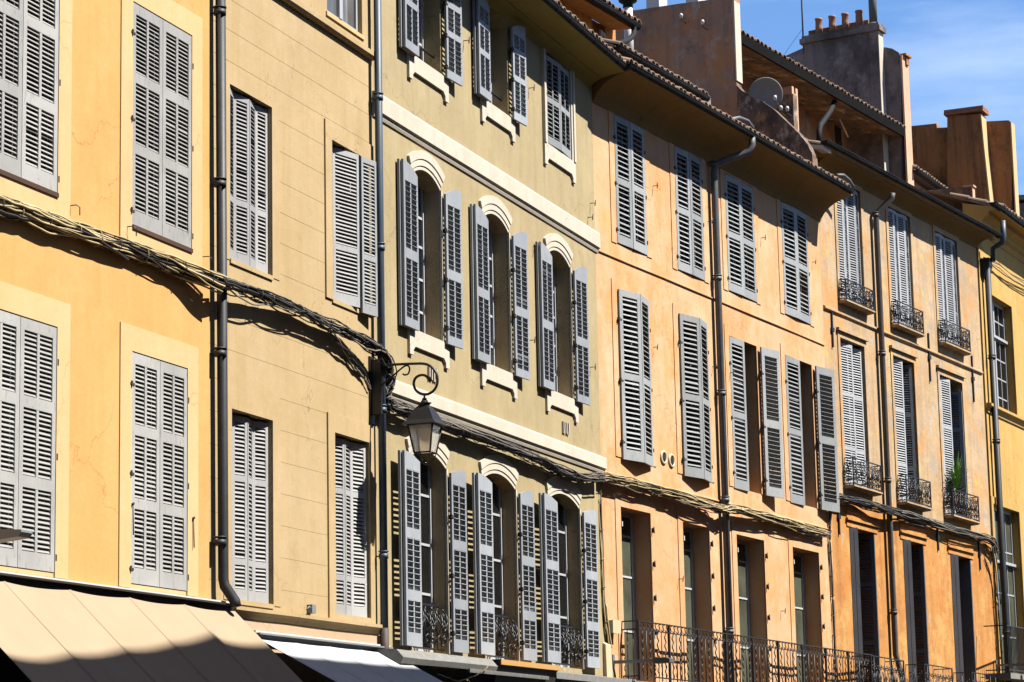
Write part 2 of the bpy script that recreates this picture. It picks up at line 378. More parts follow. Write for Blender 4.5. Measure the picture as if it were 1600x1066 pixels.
# ------------------------------------------------------------------ shutters and windows
def leaf(F, parent, hs, hn, phi, w, z0, z1, fr, cols=1, pitch=0.06, mat='shutter_grey', side=1, tilt=45, th=0.034,
         stile=0.058, rail=0.085, bot=0.12, topf=None, hinge_at=(), inner=0.042, chord=0.80, thick=0.0045, sag=0.0, bar=0.0):
    """One louvred leaf. phi: direction of the leaf from its hinge in the (s, n) plane; side=+1 puts the low slat edges at +d."""
    ca, sa = math.cos(phi), math.sin(phi)
    mb = MB(F)
    mb.xf = lambda t, d, z: (hs + t * ca - d * sa, hn + t * sa + d * ca, z + sag * t)
    H = z1 - z0; h2 = th / 2
    top = topf or (lambda t: 0.0)
    nseg = 8 if topf else 1
    # stiles
    mb.box(0, stile, -h2, h2, z0, z1 - 0.0 + min(top(0), top(stile)))
    mb.box(w - stile, w, -h2, h2, z0, z1 + min(top(w), top(w - stile)))
    edges = [z0 + H * f for f in fr]
    # rails
    mb.box(stile, w - stile, -h2, h2, z0, z0 + bot)
    for e in edges[1:-1]: mb.box(stile, w - stile, -h2, h2, e - rail / 2, e + rail / 2)
    ztr = z1 - rail + (min(top(stile), top(w - stile)) if topf else 0)
    if topf: ztr -= 0.03
    poly = [(stile, ztr), (w - stile, ztr)] + [(w - stile - (w - 2 * stile) * k / nseg, z1 + top(w - stile - (w - 2 * stile) * k / nseg)) for k in range(nseg + 1)]
    mb.prism(poly, 1, -h2, h2)
    if topf:   # the rising top corners of the stiles
        for a, b in ((0, stile), (w - stile, w)):
            zb = z1 + min(top(a), top(b))
            if abs(top(a) - top(b)) > 1e-4:
                hi = a if top(a) > top(b) else b
                mb.prism([(a, zb), (b, zb), (hi, z1 + top(hi))], 1, -h2 * 0.98, h2 * 0.98)
    # slats
    cw = (w - 2 * stile - (cols - 1) * inner) / cols
    if cols == 2:
        mb.box(stile + cw, stile + cw + inner, -h2 * 0.9, h2 * 0.9, z0 + bot, ztr)
    T = R(tilt); c = pitch * chord; st = thick
    for i in range(len(fr) - 1):
        lo = (z0 + bot) if i == 0 else edges[i] + rail / 2
        hi = ztr if i == len(fr) - 2 else edges[i + 1] - rail / 2
        if pitch > 1:
            mb.cur = 0; mb.box(stile, w - stile, -h2 * 0.5, h2 * 0.5, lo, hi); continue
        n = max(2, round((hi - lo) / pitch)); p = (hi - lo) / n; mb.cur = 2
        for k in range(n):
            zc = lo + (k + 0.5) * p
            jt = T + random.uniform(-0.07, 0.07) + (random.uniform(-0.35, 0.35) if random.random() < 0.04 else 0)
            hx, hz = c / 2 * math.cos(jt), c / 2 * math.sin(jt)
            ox, oz = st * math.sin(jt), st * math.cos(jt)
            for q in range(cols):
                t0 = stile + q * (cw + inner); t1 = t0 + cw
                P = [(side * hx + ox * side, zc - hz + oz), (-side * hx + ox * side, zc + hz + oz), (-side * hx - ox * side, zc + hz - oz), (side * hx - ox * side, zc - hz - oz)]
                A = [mb.add((t0, d, z)) for d, z in P]; B = [mb.add((t1, d, z)) for d, z in P]
                for j in range(4): mb.face([A[j], A[(j + 1) % 4], B[(j + 1) % 4], B[j]])
                if bar:
                    da, db = sorted((-side * h2 * 0.92, -side * h2 * 0.45)); zt_ = zc + hz
                    mb.box(t0 - 0.001, t1 + 0.001, da, db, zt_ - bar * p * 0.75, zt_ + bar * p * 0.25)
    mb.cur = 1
    for hz_ in hinge_at:
        z = z0 + H * hz_
        mb.box(-0.03, 0.05, h2 + 0.001, h2 + 0.007, z - 0.012, z + 0.012)
        mb.box(-0.034, -0.012, -h2 - 0.01, h2 + 0.02, z - 0.03, z + 0.03)
        mb.box(-0.05, -0.03, h2 - 0.01, h2 + 0.012, z - 0.012, z + 0.012)
    o = mb.build('shutter', [mat, 'iron_rust', mat + '_slat' if mat + '_slat' in MAT else mat], parent)
    return o

class House:
    def __init__(self, F, x0, x1, zt, label, mat, n0=0.0, zb=-3.0, refy=560, s0=None, s1=None, name='house', depth=9.0):
        self.F = F; self.mat = mat; self.n0 = n0; self.zb = zb; self.zt = zt; self.depth = depth
        self.s0 = F.pix(x0, refy, n0)[0] if s0 is None else s0
        self.s1 = F.pix(x1, refy, n0)[0] if s1 is None else s1
        self.root = empty(name, F, (self.s0 + self.s1) / 2, 0, 0, label, 'house')
        self.holes = []; self.arches = []; self.zones = []
    def op(self, l, t, b, r, n=None):
        n = self.n0 if n is None else n
        ym = (t + b) / 2
        s0, _ = self.F.pix(l, ym, n); s1, _ = self.F.pix(r, ym, n)
        _, z1 = self.F.pix(l, t, n); _, z0 = self.F.pix(l, b, n)
        # read top and bottom on the lean-corrected left edge
        return s0, s1, z0, z1
    def hole(self, s0, s1, z0, z1, d, rise=0.0, mat=0):
        self.holes.append((s0, s1, z0, z1, d, rise, mat))
    def window(self, s0, s1, z0, z1, d=0.18, rise=0.0, frame='frame_white', glass='glass', bars=(0.33, 0.66), nfr=None, fw=0.055, mull=True, rmat=0, name='window'):
        F = self.F
        self.hole(s0, s1, z0, z1, d, rise, rmat)
        nb = self.n0 - d
        mb = MB(F)
        zt = z1 - rise * 0.0
        a, b = nb + 0.006, nb + 0.06
        mb.box(s0, s0 + fw, a, b, z0, z1); mb.box(s1 - fw, s1, a, b, z0, z1)
        mb.box(s0 + fw, s1 - fw, a, b, z0, z0 + fw * 1.5); mb.box(s0 + fw, s1 - fw, a, b, z1 - fw, z1)
        mid = (s0 + s1) / 2
        if mull: mb.box(mid - 0.05, mid + 0.05, a, b + 0.012, z0 + fw * 1.5, z1 - fw)
        for q in bars:
            z = z0 + (z1 - z0) * q
            segs = ((s0 + fw, mid - 0.05), (mid + 0.05, s1 - fw)) if mull else ((s0 + fw, s1 - fw),)
            for u, v in segs: mb.box(u, v, a + 0.004, b - 0.015, z - 0.016, z + 0.016)
        w = mb.build(name, frame, self.root)
        g = MB(F)
        g.quad((s0 + fw * 0.5, nb + 0.03, z0 + 0.03), (s1 - fw * 0.5, nb + 0.03, z0 + 0.03), (s1 - fw * 0.5, nb + 0.03, z1 - 0.02), (s0 + fw * 0.5, nb + 0.03, z1 - 0.02))
        g.build('pane', glass, w)
        return w
    def surround(self, w, s0, s1, z0, z1, wd, proud, mat, bottom=True, top=True, wt=None):
        mb = MB(self.F); a, b = self.n0 - 0.02, self.n0 + proud; wt = wt or wd
        zt = z1 + (wt if top else 0)
        zb = z0 - (wd if bottom else 0)
        mb.box(s0 - wd, s0, a, b, zb, zt); mb.box(s1, s1 + wd, a, b, zb, zt)
        if top: mb.box(s0, s1, a, b, z1, zt)
        if bottom: mb.box(s0, s1, a, b, zb, z0)
        return mb.build('surround', mat, w)
    def sill(self, w, s0, s1, z, h, proud, mat, over=0.04):
        mb = MB(self.F); mb.box(s0 - over, s1 + over, self.n0 - 0.1, self.n0 + proud, z - h, z)
        return mb.build('sill', mat, w)
    def wall(self, mats=None, zsplit=None):
        """Front skin cut round every opening, with its reveals; plus flank, back and top."""
        F = self.F; n0 = self.n0; mb = MB(F)
        S = sorted({self.s0, self.s1, *[h[0] for h in self.holes], *[h[1] for h in self.holes]})
        Z = sorted({self.zb, self.zt, *[h[2] for h in self.holes], *[h[3] for h in self.holes], *([zsplit] if zsplit else [])})
        S = [s for s in S if self.s0 - 1e-6 <= s <= self.s1 + 1e-6]; Z = [z for z in Z if self.zb - 1e-6 <= z <= self.zt + 1e-6]
        idx = {}
        def vert(i, j):
            if (i, j) not in idx: idx[(i, j)] = mb.add((S[i], n0, Z[j]))
            return idx[(i, j)]
        for i in range(len(S) - 1):
            sm = (S[i] + S[i + 1]) / 2
            if S[i + 1] - S[i] < 1e-6: continue
            hs = [h for h in self.holes if h[0] < sm < h[1]]
            for j in range(len(Z) - 1):
                zm = (Z[j] + Z[j + 1]) / 2
                if any(h[2] < zm < h[3] for h in hs): continue
                mb.cur = 1 if (zsplit and zm < zsplit) else 0
                mb.face([vert(i, j), vert(i + 1, j), vert(i + 1, j + 1), vert(i, j + 1)])
        for s0, s1, z0, z1, d, rise, rm in self.holes:
            s0c, s1c = max(s0, self.s0), min(s1, self.s1)
            nb = n0 - d
            mb.cur = rm if rm else (1 if (zsplit and z1 < zsplit) else 0)
            zs = z1 - rise
            mb.quad((s0c, n0, z0), (s0c, nb, z0), (s0c, nb, zs), (s0c, n0, zs))
            mb.quad((s1c, n0, z0), (s1c, n0, zs), (s1c, nb, zs), (s1c, nb, z0))
            mb.quad((s0c, n0, z0), (s1c, n0, z0), (s1c, nb, z0), (s0c, nb, z0))
            mb.quad((s0c, nb, z0), (s1c, nb, z0), (s1c, nb, z1), (s0c, nb, z1))
            if rise:
                arc = arc_pts(s0, s1, zs, rise)
                for a, b in zip(arc[:-1], arc[1:]):
                    mb.quad((a[0], n0, a[1]), (b[0], n0, b[1]), (b[0], nb, b[1]), (a[0], nb, a[1]))
                    k = mb.cur; mb.cur = 0
                    mb.quad((a[0], n0, a[1]), (a[0], n0, z1), (b[0], n0, z1), (b[0], n0, b[1])); mb.cur = k
            else:
                mb.quad((s0c, n0, z1), (s0c, nb, z1), (s1c, nb, z1), (s1c, n0, z1))
        mb.cur = 0
        nb = n0 - self.depth
        for s in (self.s0, self.s1):
            mb.quad((s, n0, self.zb), (s, nb, self.zb), (s, nb, self.zt), (s, n0, self.zt))
        mb.quad((self.s0, nb, self.zb), (self.s1, nb, self.zb), (self.s1, nb, self.zt), (self.s0, nb, self.zt))
        mb.quad((self.s0, n0, self.zt), (self.s1, n0, self.zt), (self.s1, nb, self.zt), (self.s0, nb, self.zt))
        return mb.build('wall', mats or self.mat, self.root)

def arc_pts(s0, s1, zs, rise, n=14, off=0.0):
    w = (s1 - s0) / 2; r = (w * w + rise * rise) / (2 * rise); c = (s0 + s1) / 2; cz = zs + rise - r
    a = math.asin(min(1, w / r)); r += off
    return [(c + r * math.sin(-a + 2 * a * k / n), cz + r * math.cos(-a + 2 * a * k / n)) for k in range(n + 1)]

def pipe_run(H, pts, r, mat, collars=(), seg=14, name='downpipe'):
    mb = MB(H.F); mb.tube(pts, r, seg)
    for s, n, z in collars:
        mb.tube([(s, n, z - 0.03), (s, n, z + 0.03)], r * 1.22, seg)
        mb.tube([(s, n, z + 0.05), (s, n, z + 0.065)], r * 1.3, seg)
        mb.box(s - 0.012, s + 0.012, H.n0 - 0.02, n, z - 0.008, z + 0.008)
    return mb.build(name, mat, H.root)

def gutter(H, s0, s1, n, z, r=0.075, parent=None, mat='gutter'):
    """Half-round gutter whose lip runs at height z, centre n."""
    mb = MB(H.F); th = 0.008; k = 9
    out = [(n + r * math.cos(PI + PI * i / k), z + r * math.sin(PI + PI * i / k)) for i in range(k + 1)]
    inn = [(n + (r - th) * math.cos(2 * PI - PI * i / k), z + (r - th) * math.sin(2 * PI - PI * i / k)) for i in range(k + 1)]
    steps = max(1, int(abs(s1 - s0) / 0.9))
    mb.sweep(out + inn, s0, s1, True, steps, 0.004)
    mb.tube([(s0, n + r, z + 0.006), (s1, n + r, z + 0.006)], 0.011, 6)
    s = s0 + 0.2
    while s < s1:
        mb.sweep([(n + (r + 0.006) * math.cos(PI + PI * i / k), z + (r + 0.006) * math.sin(PI + PI * i / k)) for i in range(k + 1)] +
                 [(n + (r - 0.002) * math.cos(2 * PI - PI * i / k), z + (r - 0.002) * math.sin(2 * PI - PI * i / k)) for i in range(k + 1)], s, s + 0.03)
        s += 0.62
    for e in (s0, s1):
        mb.prism(out, 0, e - 0.004, e + 0.004)
    return mb.build('gutter', mat, parent or H.root)

def tiles(H, s0, s1, n0, z0, n1, z1, parent=None, courses=3, pitch=0.21, deck=True):
    """Canal tiles: covers and channels running from the eave (n0, z0) up to (n1, z1)."""
    mb = MB(H.F); L = math.hypot(n1 - n0, z1 - z0); dn, dz = (n1 - n0) / L, (z1 - z0) / L
    if deck:
        mb.sweep([(n0, z0 - 0.05), (n1, z1 - 0.05), (n1, z1 - 0.01), (n0, z0 - 0.01)], s0, s1)
    k = 6; cl = min(0.4, L / courses); s = s0 + pitch * 0.5
    while s < s1:
        for c in range(courses):
            a = c * cl - 0.05 + random.uniform(-0.03, 0.02); b = a + cl + 0.06
            lift = 0.03 * 0; js = random.uniform(-0.012, 0.012); rr = 0.088; r2 = 0.072
            for (t, r_, zz) in ():
                pass
            rings = []
            for t, r_, zz in ((a, rr, 0.035), (b, r2, 0.02)):
                o = []; i_ = []
                for q in range(k + 1):
                    an = PI * q / k
                    o.append(mb.add((s + js + r_ * math.cos(an), n0 + dn * t, z0 + dz * t + zz + r_ * 0.85 * math.sin(an))))
                    i_.append(mb.add((s + js + (r_ - 0.014) * math.cos(an), n0 + dn * t, z0 + dz * t + zz + (r_ - 0.014) * 0.85 * math.sin(an))))
                rings.append((o, i_))
            for q in range(k):
                mb.face([rings[0][0][q], rings[0][0][q + 1], rings[1][0][q + 1], rings[1][0][q]])
                mb.face([rings[0][1][q], rings[1][1][q], rings[1][1][q + 1], rings[0][1][q + 1]])
                mb.face([rings[0][0][q], rings[0][1][q], rings[0][1][q + 1], rings[0][0][q + 1]])
        s += pitch
    return mb.build('roof', 'tile', parent or H.root)

def spiral(c, r0_, r1_, a0_, a1_, n=18):
    return [(c[0] + (r0_ + (r1_ - r0_) * k / n) * math.cos(a0_ + (a1_ - a0_) * k / n), c[1] + (r0_ + (r1_ - r0_) * k / n) * math.sin(a0_ + (a1_ - a0_) * k / n)) for k in range(n + 1)]

def scroll_panel(mb, plane, a0_, a1_, z0, z1, r=0.008, cell=0.27):
    """Wrought scrollwork filling a panel; plane maps (a, z) to (s, n, z)."""
    def T(pts, rad=r): mb.tube([plane(a, z) for a, z in pts], rad, 5)
    w = a1_ - a0_; h = z1 - z0
    n = max(1, round(w / cell)); cw = w / n
    for i in range(n):
        x = a0_ + cw * (i + 0.5)
        for sg in (-1, 1):
            cx = x + sg * cw * 0.24
            T(spiral((cx, z0 + h * 0.78), 0.01, cw * 0.23, 0, sg * 3.6 * PI / 1.5, 16))
            T(spiral((cx, z0 + h * 0.20), 0.01, cw * 0.22, PI, PI + sg * -3.4 * PI / 1.5, 16))
            T([(x + sg * cw * 0.46, z0 + h * 0.70), (x + sg * cw * 0.20, z0 + h * 0.52), (x + sg * cw * 0.44, z0 + h * 0.30)])
            T([(x + sg * 0.012, z0 + h * 0.66), (x + sg * cw * 0.22, z0 + h * 0.5), (x + sg * 0.012, z0 + h * 0.36)])
        T(spiral((x, z0 + h * 0.5), 0.012, cw * 0.16, 0, 2.2 * PI, 14))
        T([(x, z0), (x, z0 + h)], r * 0.8)

def balconette(H, w, s0, s1, z0, z1, proud, mat='iron', name='railing', slab=True, slabmat=None):
    F = H.F; mb = MB(F); n1 = H.n0 + proud; na = H.n0 - 0.03
    for z in (z0, z1):
        mb.box(s0, s1, n1 - 0.012, n1 + 0.012, z - 0.010, z + 0.010)
        for s in (s0, s1): mb.box(s - 0.012, s + 0.012, na, n1 + 0.012, z - 0.009, z + 0.009)
    for s in (s0, s1): mb.box(s - 0.011, s + 0.011, n1 - 0.011, n1 + 0.011, z0 - 0.03, z1 + 0.01)
    scroll_panel(mb, lambda a, z: (a, n1, z), s0 + 0.015, s1 - 0.015, z0, z1)
    for s in (s0, s1):
        scroll_panel(mb, lambda a, z, s=s: (s, a, z), na + 0.03, n1 - 0.015, z0, z1)
    o = mb.build(name, mat, w)
    if slab:
        b = MB(F)
        prof = [(H.n0 - 0.05, z0 - 0.03), (n1 + 0.02, z0 - 0.03), (n1 + 0.02, z0 - 0.06), (n1 - 0.03, z0 - 0.085), (H.n0 - 0.05, z0 - 0.10)]
        b.sweep(prof, s0 - 0.02, s1 + 0.02)
        b.build('sill', slabmat or H.mat, w)
    return o

exec_parts = True

# ================================================================== HOUSE A: orange, left
F = FA
HA = House(F, -420, 327, 9, 'orange stuccoed house with grey louvred shutters closed, leftmost in the row above the beige awning', 'plaster_orange', n0=0.03)
HA.zt = F.pix(338, -330)[1]
HA.s0 = -12.5
def closed_pair(H, w, s0, s1, z0, z1, n, fr, cols, pitch, mat, hinge_at, **kw):
    wd = (s1 - s0) / 2 - 0.004
    leaf(H.F, w, s0, n, 0.0 + kw.get('a0', 0), wd / math.cos(kw.get('a0', 0)), z0, z1, fr, cols, pitch, mat, 1, hinge_at=hinge_at, **{k: v for k, v in kw.items() if k not in ('a0', 'a1')})
    leaf(H.F, w, s1, n, PI - kw.get('a1', 0), wd / math.cos(kw.get('a1', 0)), z0, z1, fr, cols, pitch, mat, -1, hinge_at=hinge_at, **{k: v for k, v in kw.items() if k not in ('a0', 'a1')})
sb0, sb1, zb0, zb1 = HA.op(205.5, 1, 358, 298.5)
sd0, sd1, zd0, zd1 = HA.op(204, 548, 919, 291.5)
sa1 = F.pix(90, 150, 0.03)[0]; sc1 = F.pix(86, 700, 0.03)[0]
W = sb1 - sb0
BAY = sb1 - sa1
for (s0, s1, z0, z1, low) in ((sa1 - W - BAY, sa1 - BAY, zb0, zb1, False), (sc1 - W - BAY, sc1 - BAY, zd0, zd1, True), (sa1 - W - 2 * BAY, sa1 - 2 * BAY, zb0, zb1, False), (sc1 - W - 2 * BAY, sc1 - 2 * BAY, zd0, zd1, True), (sa1 - W, sa1, zb0, zb1, False), (sb0, sb1, zb0, zb1, False), (sc1 - W, sc1, zd0, zd1, True), (sd0, sd1, zd0, zd1, True)):
    w = HA.window(s0, s1, z0, z1, 0.16)
    closed_pair(HA, w, s0 + 0.006, s1 - 0.006, z0 + 0.05, z1 - 0.012, HA.n0 - 0.012, (0, 0.345, 0.665, 1), 2, (z1 - z0) / 53, 'shutter_grey', (0.06, 0.47, 0.86), stile=0.07, inner=0.045, bot=0.16, rail=0.11, th=0.04, chord=0.92, tilt=52)
    HA.surround(w, s0, s1, z0, z1, 0.25, 0.014, 'surround_orange', bottom=not low, wt=0.26)
    if low:
        HA.sill(w, s0, s1, z0 + 0.045, 0.05, 0.0, 'surround_orange', over=-0.004)
    else:
        HA.sill(w, s0, s1, z0 + 0.045, 0.045, 0.03, 'wood_brown', over=-0.002)
HA.wall()
mb = MB(F); mb.box(HA.s0, HA.s1 + 0.01, 0.0, 0.10, HA.zb, F.pix(0, 935)[1]); mb.build('shopfront', 'dark_wood_and_shade', HA.root)  # dark colour paints in the shade at shop level
# small wire hooks and stays on the wall
for x, y in ((104, 322), (193, 355), (312, 402)):
    s, z = F.pix(x, y); mb = MB(F)
    mb.tube([(s, 0.02, z), (s, 0.11, z), (s + 0.03, 0.13, z - 0.02), (s + 0.03, 0.13, z - 0.10)], 0.006, 5); mb.build('hook', 'iron', HA.root)
for x, y in ((200, 790), (295, 812)):
    s, z = F.pix(x, y); mb = MB(F)
    mb.tube([(s, 0.055, z), (s + 0.005, 0.06, z - 0.3)], 0.007, 5); mb.tube([(s, 0.03, z), (s, 0.07, z + 0.02)], 0.014, 5); mb.build('hook', 'iron_rust', HA.root)

# ================================================================== HOUSE B: tan with scored courses
HB = House(F, 327, 587, 9, 'tan house with scored stucco courses and pale folding shutters, between two dark downpipes', 'plaster_tan')
HB.s0 = HA.s1
HB.zt = HA.zt + 0.7
def op4(H, l, t, b, r): return H.op(l, t, b, r)
se0, se1, ze0, ze1 = HB.op(358.3, 131, 406, 424.5)
sf0, sf1, zf0, zf1 = HB.op(517.3, 219, 468, 577)
sg0, sg1, zg0, zg1 = HB.op(361.5, 628.5, 938, 426)
sh0, sh1, zh0, zh1 = HB.op(522, 676, 960.5, 576.5)
sf1 = sf0 + (se1 - se0); sh1 = sh0 + (sg1 - sg0)
def zigzag(H, w, s0, s1, z0, z1, pts, fr, pitch, mat):
    """Folding shutter: narrow leaves from point to point, (share of the width, n)."""
    for (a, na), (b, nb) in zip(pts[:-1], pts[1:]):
        x0 = s0 + (s1 - s0) * a; x1 = s0 + (s1 - s0) * b
        ln = math.hypot(x1 - x0, nb - na)
        leaf(H.F, w, x0, na, math.atan2(nb - na, x1 - x0), ln - 0.004, z0, z1, fr, 1, pitch, mat, 1, stile=0.045, rail=0.07, bot=0.13, th=0.03, chord=1.0, tilt=52)
FRB = (0, 0.2, 0.62, 1)
for (s0, s1, z0, z1, pts, fr) in (
        (se0, se1, ze0, ze1, ((0.01, -0.02), (0.24, -0.085), (0.51, -0.035), (0.75, -0.085), (0.99, -0.06)), (0, 0.36, 1)),
        (sg0, sg1, zg0, zg1 - 0.07, ((0.01, -0.07), (0.25, -0.13), (0.50, -0.07), (0.74, -0.13), (0.99, -0.06)), (0, 0.21, 0.66, 1)),
        (sh0, sh1, zh0, zh1, ((0.02, -0.14), (0.42, -0.06), (0.68, -0.10), (0.99, -0.04)), (0, 0.21, 0.70, 1)),
        (sf0, sf1, zf0, zf1, ((0.01, -0.03), (0.2, -0.08), (0.66, 0.05)), (0, 0.36, 1))):
    w = HB.window(s0, s1, z0, z1, 0.26)
    zigzag(HB, w, s0, s1, z0 + 0.02, z1 - 0.03, pts, fr, 0.047, 'shutter_pale')
    if s0 == sf0:
        zigzag(HB, w, s0, s1, z0 - 0.03, z1 - 0.03, ((0.72, 0.055), (1.04, 0.11)), fr, 0.047, 'shutter_mid')
    HB.sill(w, s0, s1, z0 + 0.015, 0.05, 0.02, 'plaster_tan', over=-0.003)
    if s0 in (sf0, sh0): HB.surround(w, s0, s1, z0, z1, 0.2, 0.022, 'plaster_tan', bottom=(s0 == sh0), wt=0.22)
    else: HB.surround(w, s0, s1, z0, z1, 0.2, 0.008, 'plaster_tan', bottom=False, wt=0.22)
# attic window with curtain, cut by the top of the picture
si0, zi0 = F.pix(511, 20); si1 = F.pix(566, 56)[0]
w = HB.window(si0, si1, zi0, zi0 + 1.7, 0.12, frame='frame_white', glass='glass_curtain', bars=(0.5,))
HB.sill(w, si0, si1, zi0 + 0.01, 0.05, 0.02, 'surround_orange')
# scored joints
zj0 = F.pix(441, 673.5)[1]; dj = (zj0 - F.pix(441, 872.4)[1]) / 4
spans = [(se0 - 0.2, se1 + 0.21, ze0 - 0.02, ze1 + 0.23), (sf0 - 0.21, HB.s1, zf0 - 0.02, zf1 + 0.23), (sg0 - 0.2, sg1 + 0.21, zg0 - 0.3, zg1 + 0.23), (sh0 - 0.21, HB.s1, zh0 - 0.3, zh1 + 0.23)]
zbase = F.pix(365, 948)[1]; ztop = F.pix(437, 0)[1]
spip = F.pix(349, 500)[0]
k = -6
while k < 16:
    zj = zj0 + k * dj; k += 1
    if zj < zbase + 0.1 or zj > ztop - 0.06: continue
    cuts = [HB.s0]
    ivs = sorted((a, b) for a, b, c, d in spans if c < zj < d)
    x = HB.s0 + 0.001
    for a, b in ivs:
        if a > x + 0.02: HB.hole(x, a, zj, zj + 0.005, 0.0022)
        x = max(x, b)
    if x < HB.s1 - 0.06: HB.hole(x, HB.s1 - 0.05, zj, zj + 0.005, 0.0022)
HB.wall()
mb = MB(F); z = ztop
mb.sweep([(-0.02, z), (0.05, z), (0.075, z + 0.03), (0.075, z + 0.09), (0.03, z + 0.12), (-0.02, z + 0.12)], HB.s0 + 0.35, HB.s1 - 0.02, True, 6, 0.002)
mb.build('string_course', 'plaster_tan', HB.root)
mb = MB(F); z = zbase
mb.sweep([(-0.02, z - 0.12), (0.04, z - 0.12), (0.075, z - 0.07), (0.11, z - 0.04), (0.11, z + 0.0), (-0.02, z + 0.02)], spip + 0.10, HB.s1 - 0.02, True, 6, 0.003)
mb.build('string_course', 'plaster_tan', HB.root)
mb = MB(F); mb.box(HB.s0 + 0.02, HB.s1 - 0.01, 0.0, 0.035, HB.zb, z - 0.125); mb.build('fascia', 'fascia_pink', HB.root)
s, z = F.pix(482, 952); mb = MB(F); mb.box(s - 0.05, s + 0.06, -0.01, 0.07, z - 0.05, z + 0.05); mb.tube([(s - 0.02, 0.05, z), (s - 0.15, 0.08, z + 0.02), (s - 0.2, 0.06, z - 0.02)], 0.008, 5); mb.build('wall_box', 'pipe_grey', HB.root)
# downpipes
sp_t = F.pix(343.5, 0, 0.11)[0]; sp_b, zpb = F.pix(349, 905, 0.11)
pipe_run(HA, [(sp_t, 0.11, F.pix(343, -200)[1]), (sp_b, 0.11, zpb), (sp_b + 0.01, 0.12, zpb - 0.07), (sp_b + 0.06, 0.22, zpb - 0.24), (sp_b + 0.065, 0.23, zpb - 0.30)], 0.058, 'pipe_dark',
         [(sp_t, 0.11, F.pix(344, y, 0.11)[1]) for y in (20, 288, 553, 848)])
sp2, _ = F.pix(595, 480, 0.11); zp2b = F.pix(598, 985, 0.11)[1]
pipe_run(HB, [(sp2, 0.11, F.pix(592, -250)[1]), (sp2, 0.11, zp2b)], 0.05, 'pipe_blue', [(sp2, 0.11, F.pix(594, y, 0.11)[1]) for y in (155, 388, 640, 868)])
mb = MB(F); mb.tube([(sp2, 0.11, zp2b + 0.03), (sp2, 0.11, zp2b - 0.35), (sp2 + 0.02, 0.14, zp2b - 0.6)], 0.056, 10); mb.build('downpipe', 'iron_rust', HB.root)

# ================================================================== HOUSE C: olive with arches
HC = House(F, 588, 936, 9, 'olive yellow house with arched windows, cream bands and open blue grey shutters, behind the lantern', 'plaster_olive')
HC.s0 = HB.s1
def flat_open(H, w, s0, s1, z0, zs, fr, cols, pitch, mat, rise=0.0, al=0.09, ar=0.1, off=0.07, hinge_at=(0.1, 0.42, 0.75), lw=0.97, double=True, **kw):
    half = (s1 - s0) / 2 * lw
    tf = (lambda t, W=half: rise * (1 - (max(0.0, W - t) / W) ** 2)) if rise else None
    leaf(H.F, w, s0 - 0.01, H.n0 + off, PI - al, half, z0, zs, fr, cols, pitch, mat, 1, topf=tf, hinge_at=(), **kw)
    if double:   # the second fold of the leaf lying behind it
        leaf(H.F, w, s0 - 0.035, H.n0 + off - 0.045, PI - al * 0.6, half - 0.0, z0, zs, fr, cols, pitch, mat, 1, topf=tf, **kw)
    leaf(H.F, w, s1 + 0.025, H.n0 + min(off, 0.08) - 0.01, ar, half, z0, zs, fr, cols, pitch, mat, -1, topf=tf, hinge_at=hinge_at, **kw)
def archivolt(H, w, s0, s1, zs, rise, wd, mat, down=0.0):
    """Three stepped arch mouldings on short jamb strips."""
    o = None; mb = MB(H.F)
    for a, b, pr in ((0.0, 0.06, 0.014), (0.055, 0.15, 0.026), (0.145, wd, 0.038)):
        A = arc_pts(s0, s1, zs, rise, 18, a); B = arc_pts(s0, s1, zs, rise, 18, b)
        n0_, n1_ = H.n0 - 0.02, H.n0 + pr
        for (p, q), (u, v) in zip(zip(A[:-1], A[1:]), zip(B[:-1], B[1:])):
            mb.quad((p[0], n1_, p[1]), (q[0], n1_, q[1]), (v[0], n1_, v[1]), (u[0], n1_, u[1]))
            mb.quad((u[0], n1_, u[1]), (v[0], n1_, v[1]), (v[0], n0_, v[1]), (u[0], n0_, u[1]))
            mb.quad((p[0], n1_, p[1]), (p[0], n0_, p[1]), (q[0], n0_, q[1]), (q[0], n1_, q[1]))
        for k in (0, -1):
            p, u = A[k], B[k]
            mb.quad((p[0], n0_, p[1]), (u[0], n0_, u[1]), (u[0], n1_, u[1]), (p[0], n1_, p[1]))
    if down:
        mb.box(s0 - 0.05, s0, H.n0 - 0.02, H.n0 + 0.03, down, zs - 0.001); mb.box(s1, s1 + 0.05, H.n0 - 0.02, H.n0 + 0.03, down, zs - 0.001)
    return mb.build('surround', mat, w)
def apron(H, w, s0, s1, z, mat='stone_cream', ear=0.2, h=0.22, drop=0.12):
    """Sill with a stepped apron: a shallow panel between two feet."""
    a, b = s0 - ear, s1 + ear; f = 0.13; g = 0.07
    poly = [(a, z), (b, z), (b, z - h - drop), (b - f, z - h - drop), (b - f, z - h - drop * 0.45), (b - f - g, z - h), (a + f + g, z - h), (a + f, z - h - drop * 0.45), (a + f, z - h - drop), (a, z - h - drop)]
    mb = MB(H.F); mb.prism([(p[0], p[1]) for p in poly], 1, H.n0 - 0.02, H.n0 + 0.038)
    mb.box(s0 + 0.002, s1 - 0.002, H.n0 - 0.3, H.n0 + 0.03, z - 0.03, z + 0.012)
    return mb.build('sill', mat, w)
PITC = 0.072
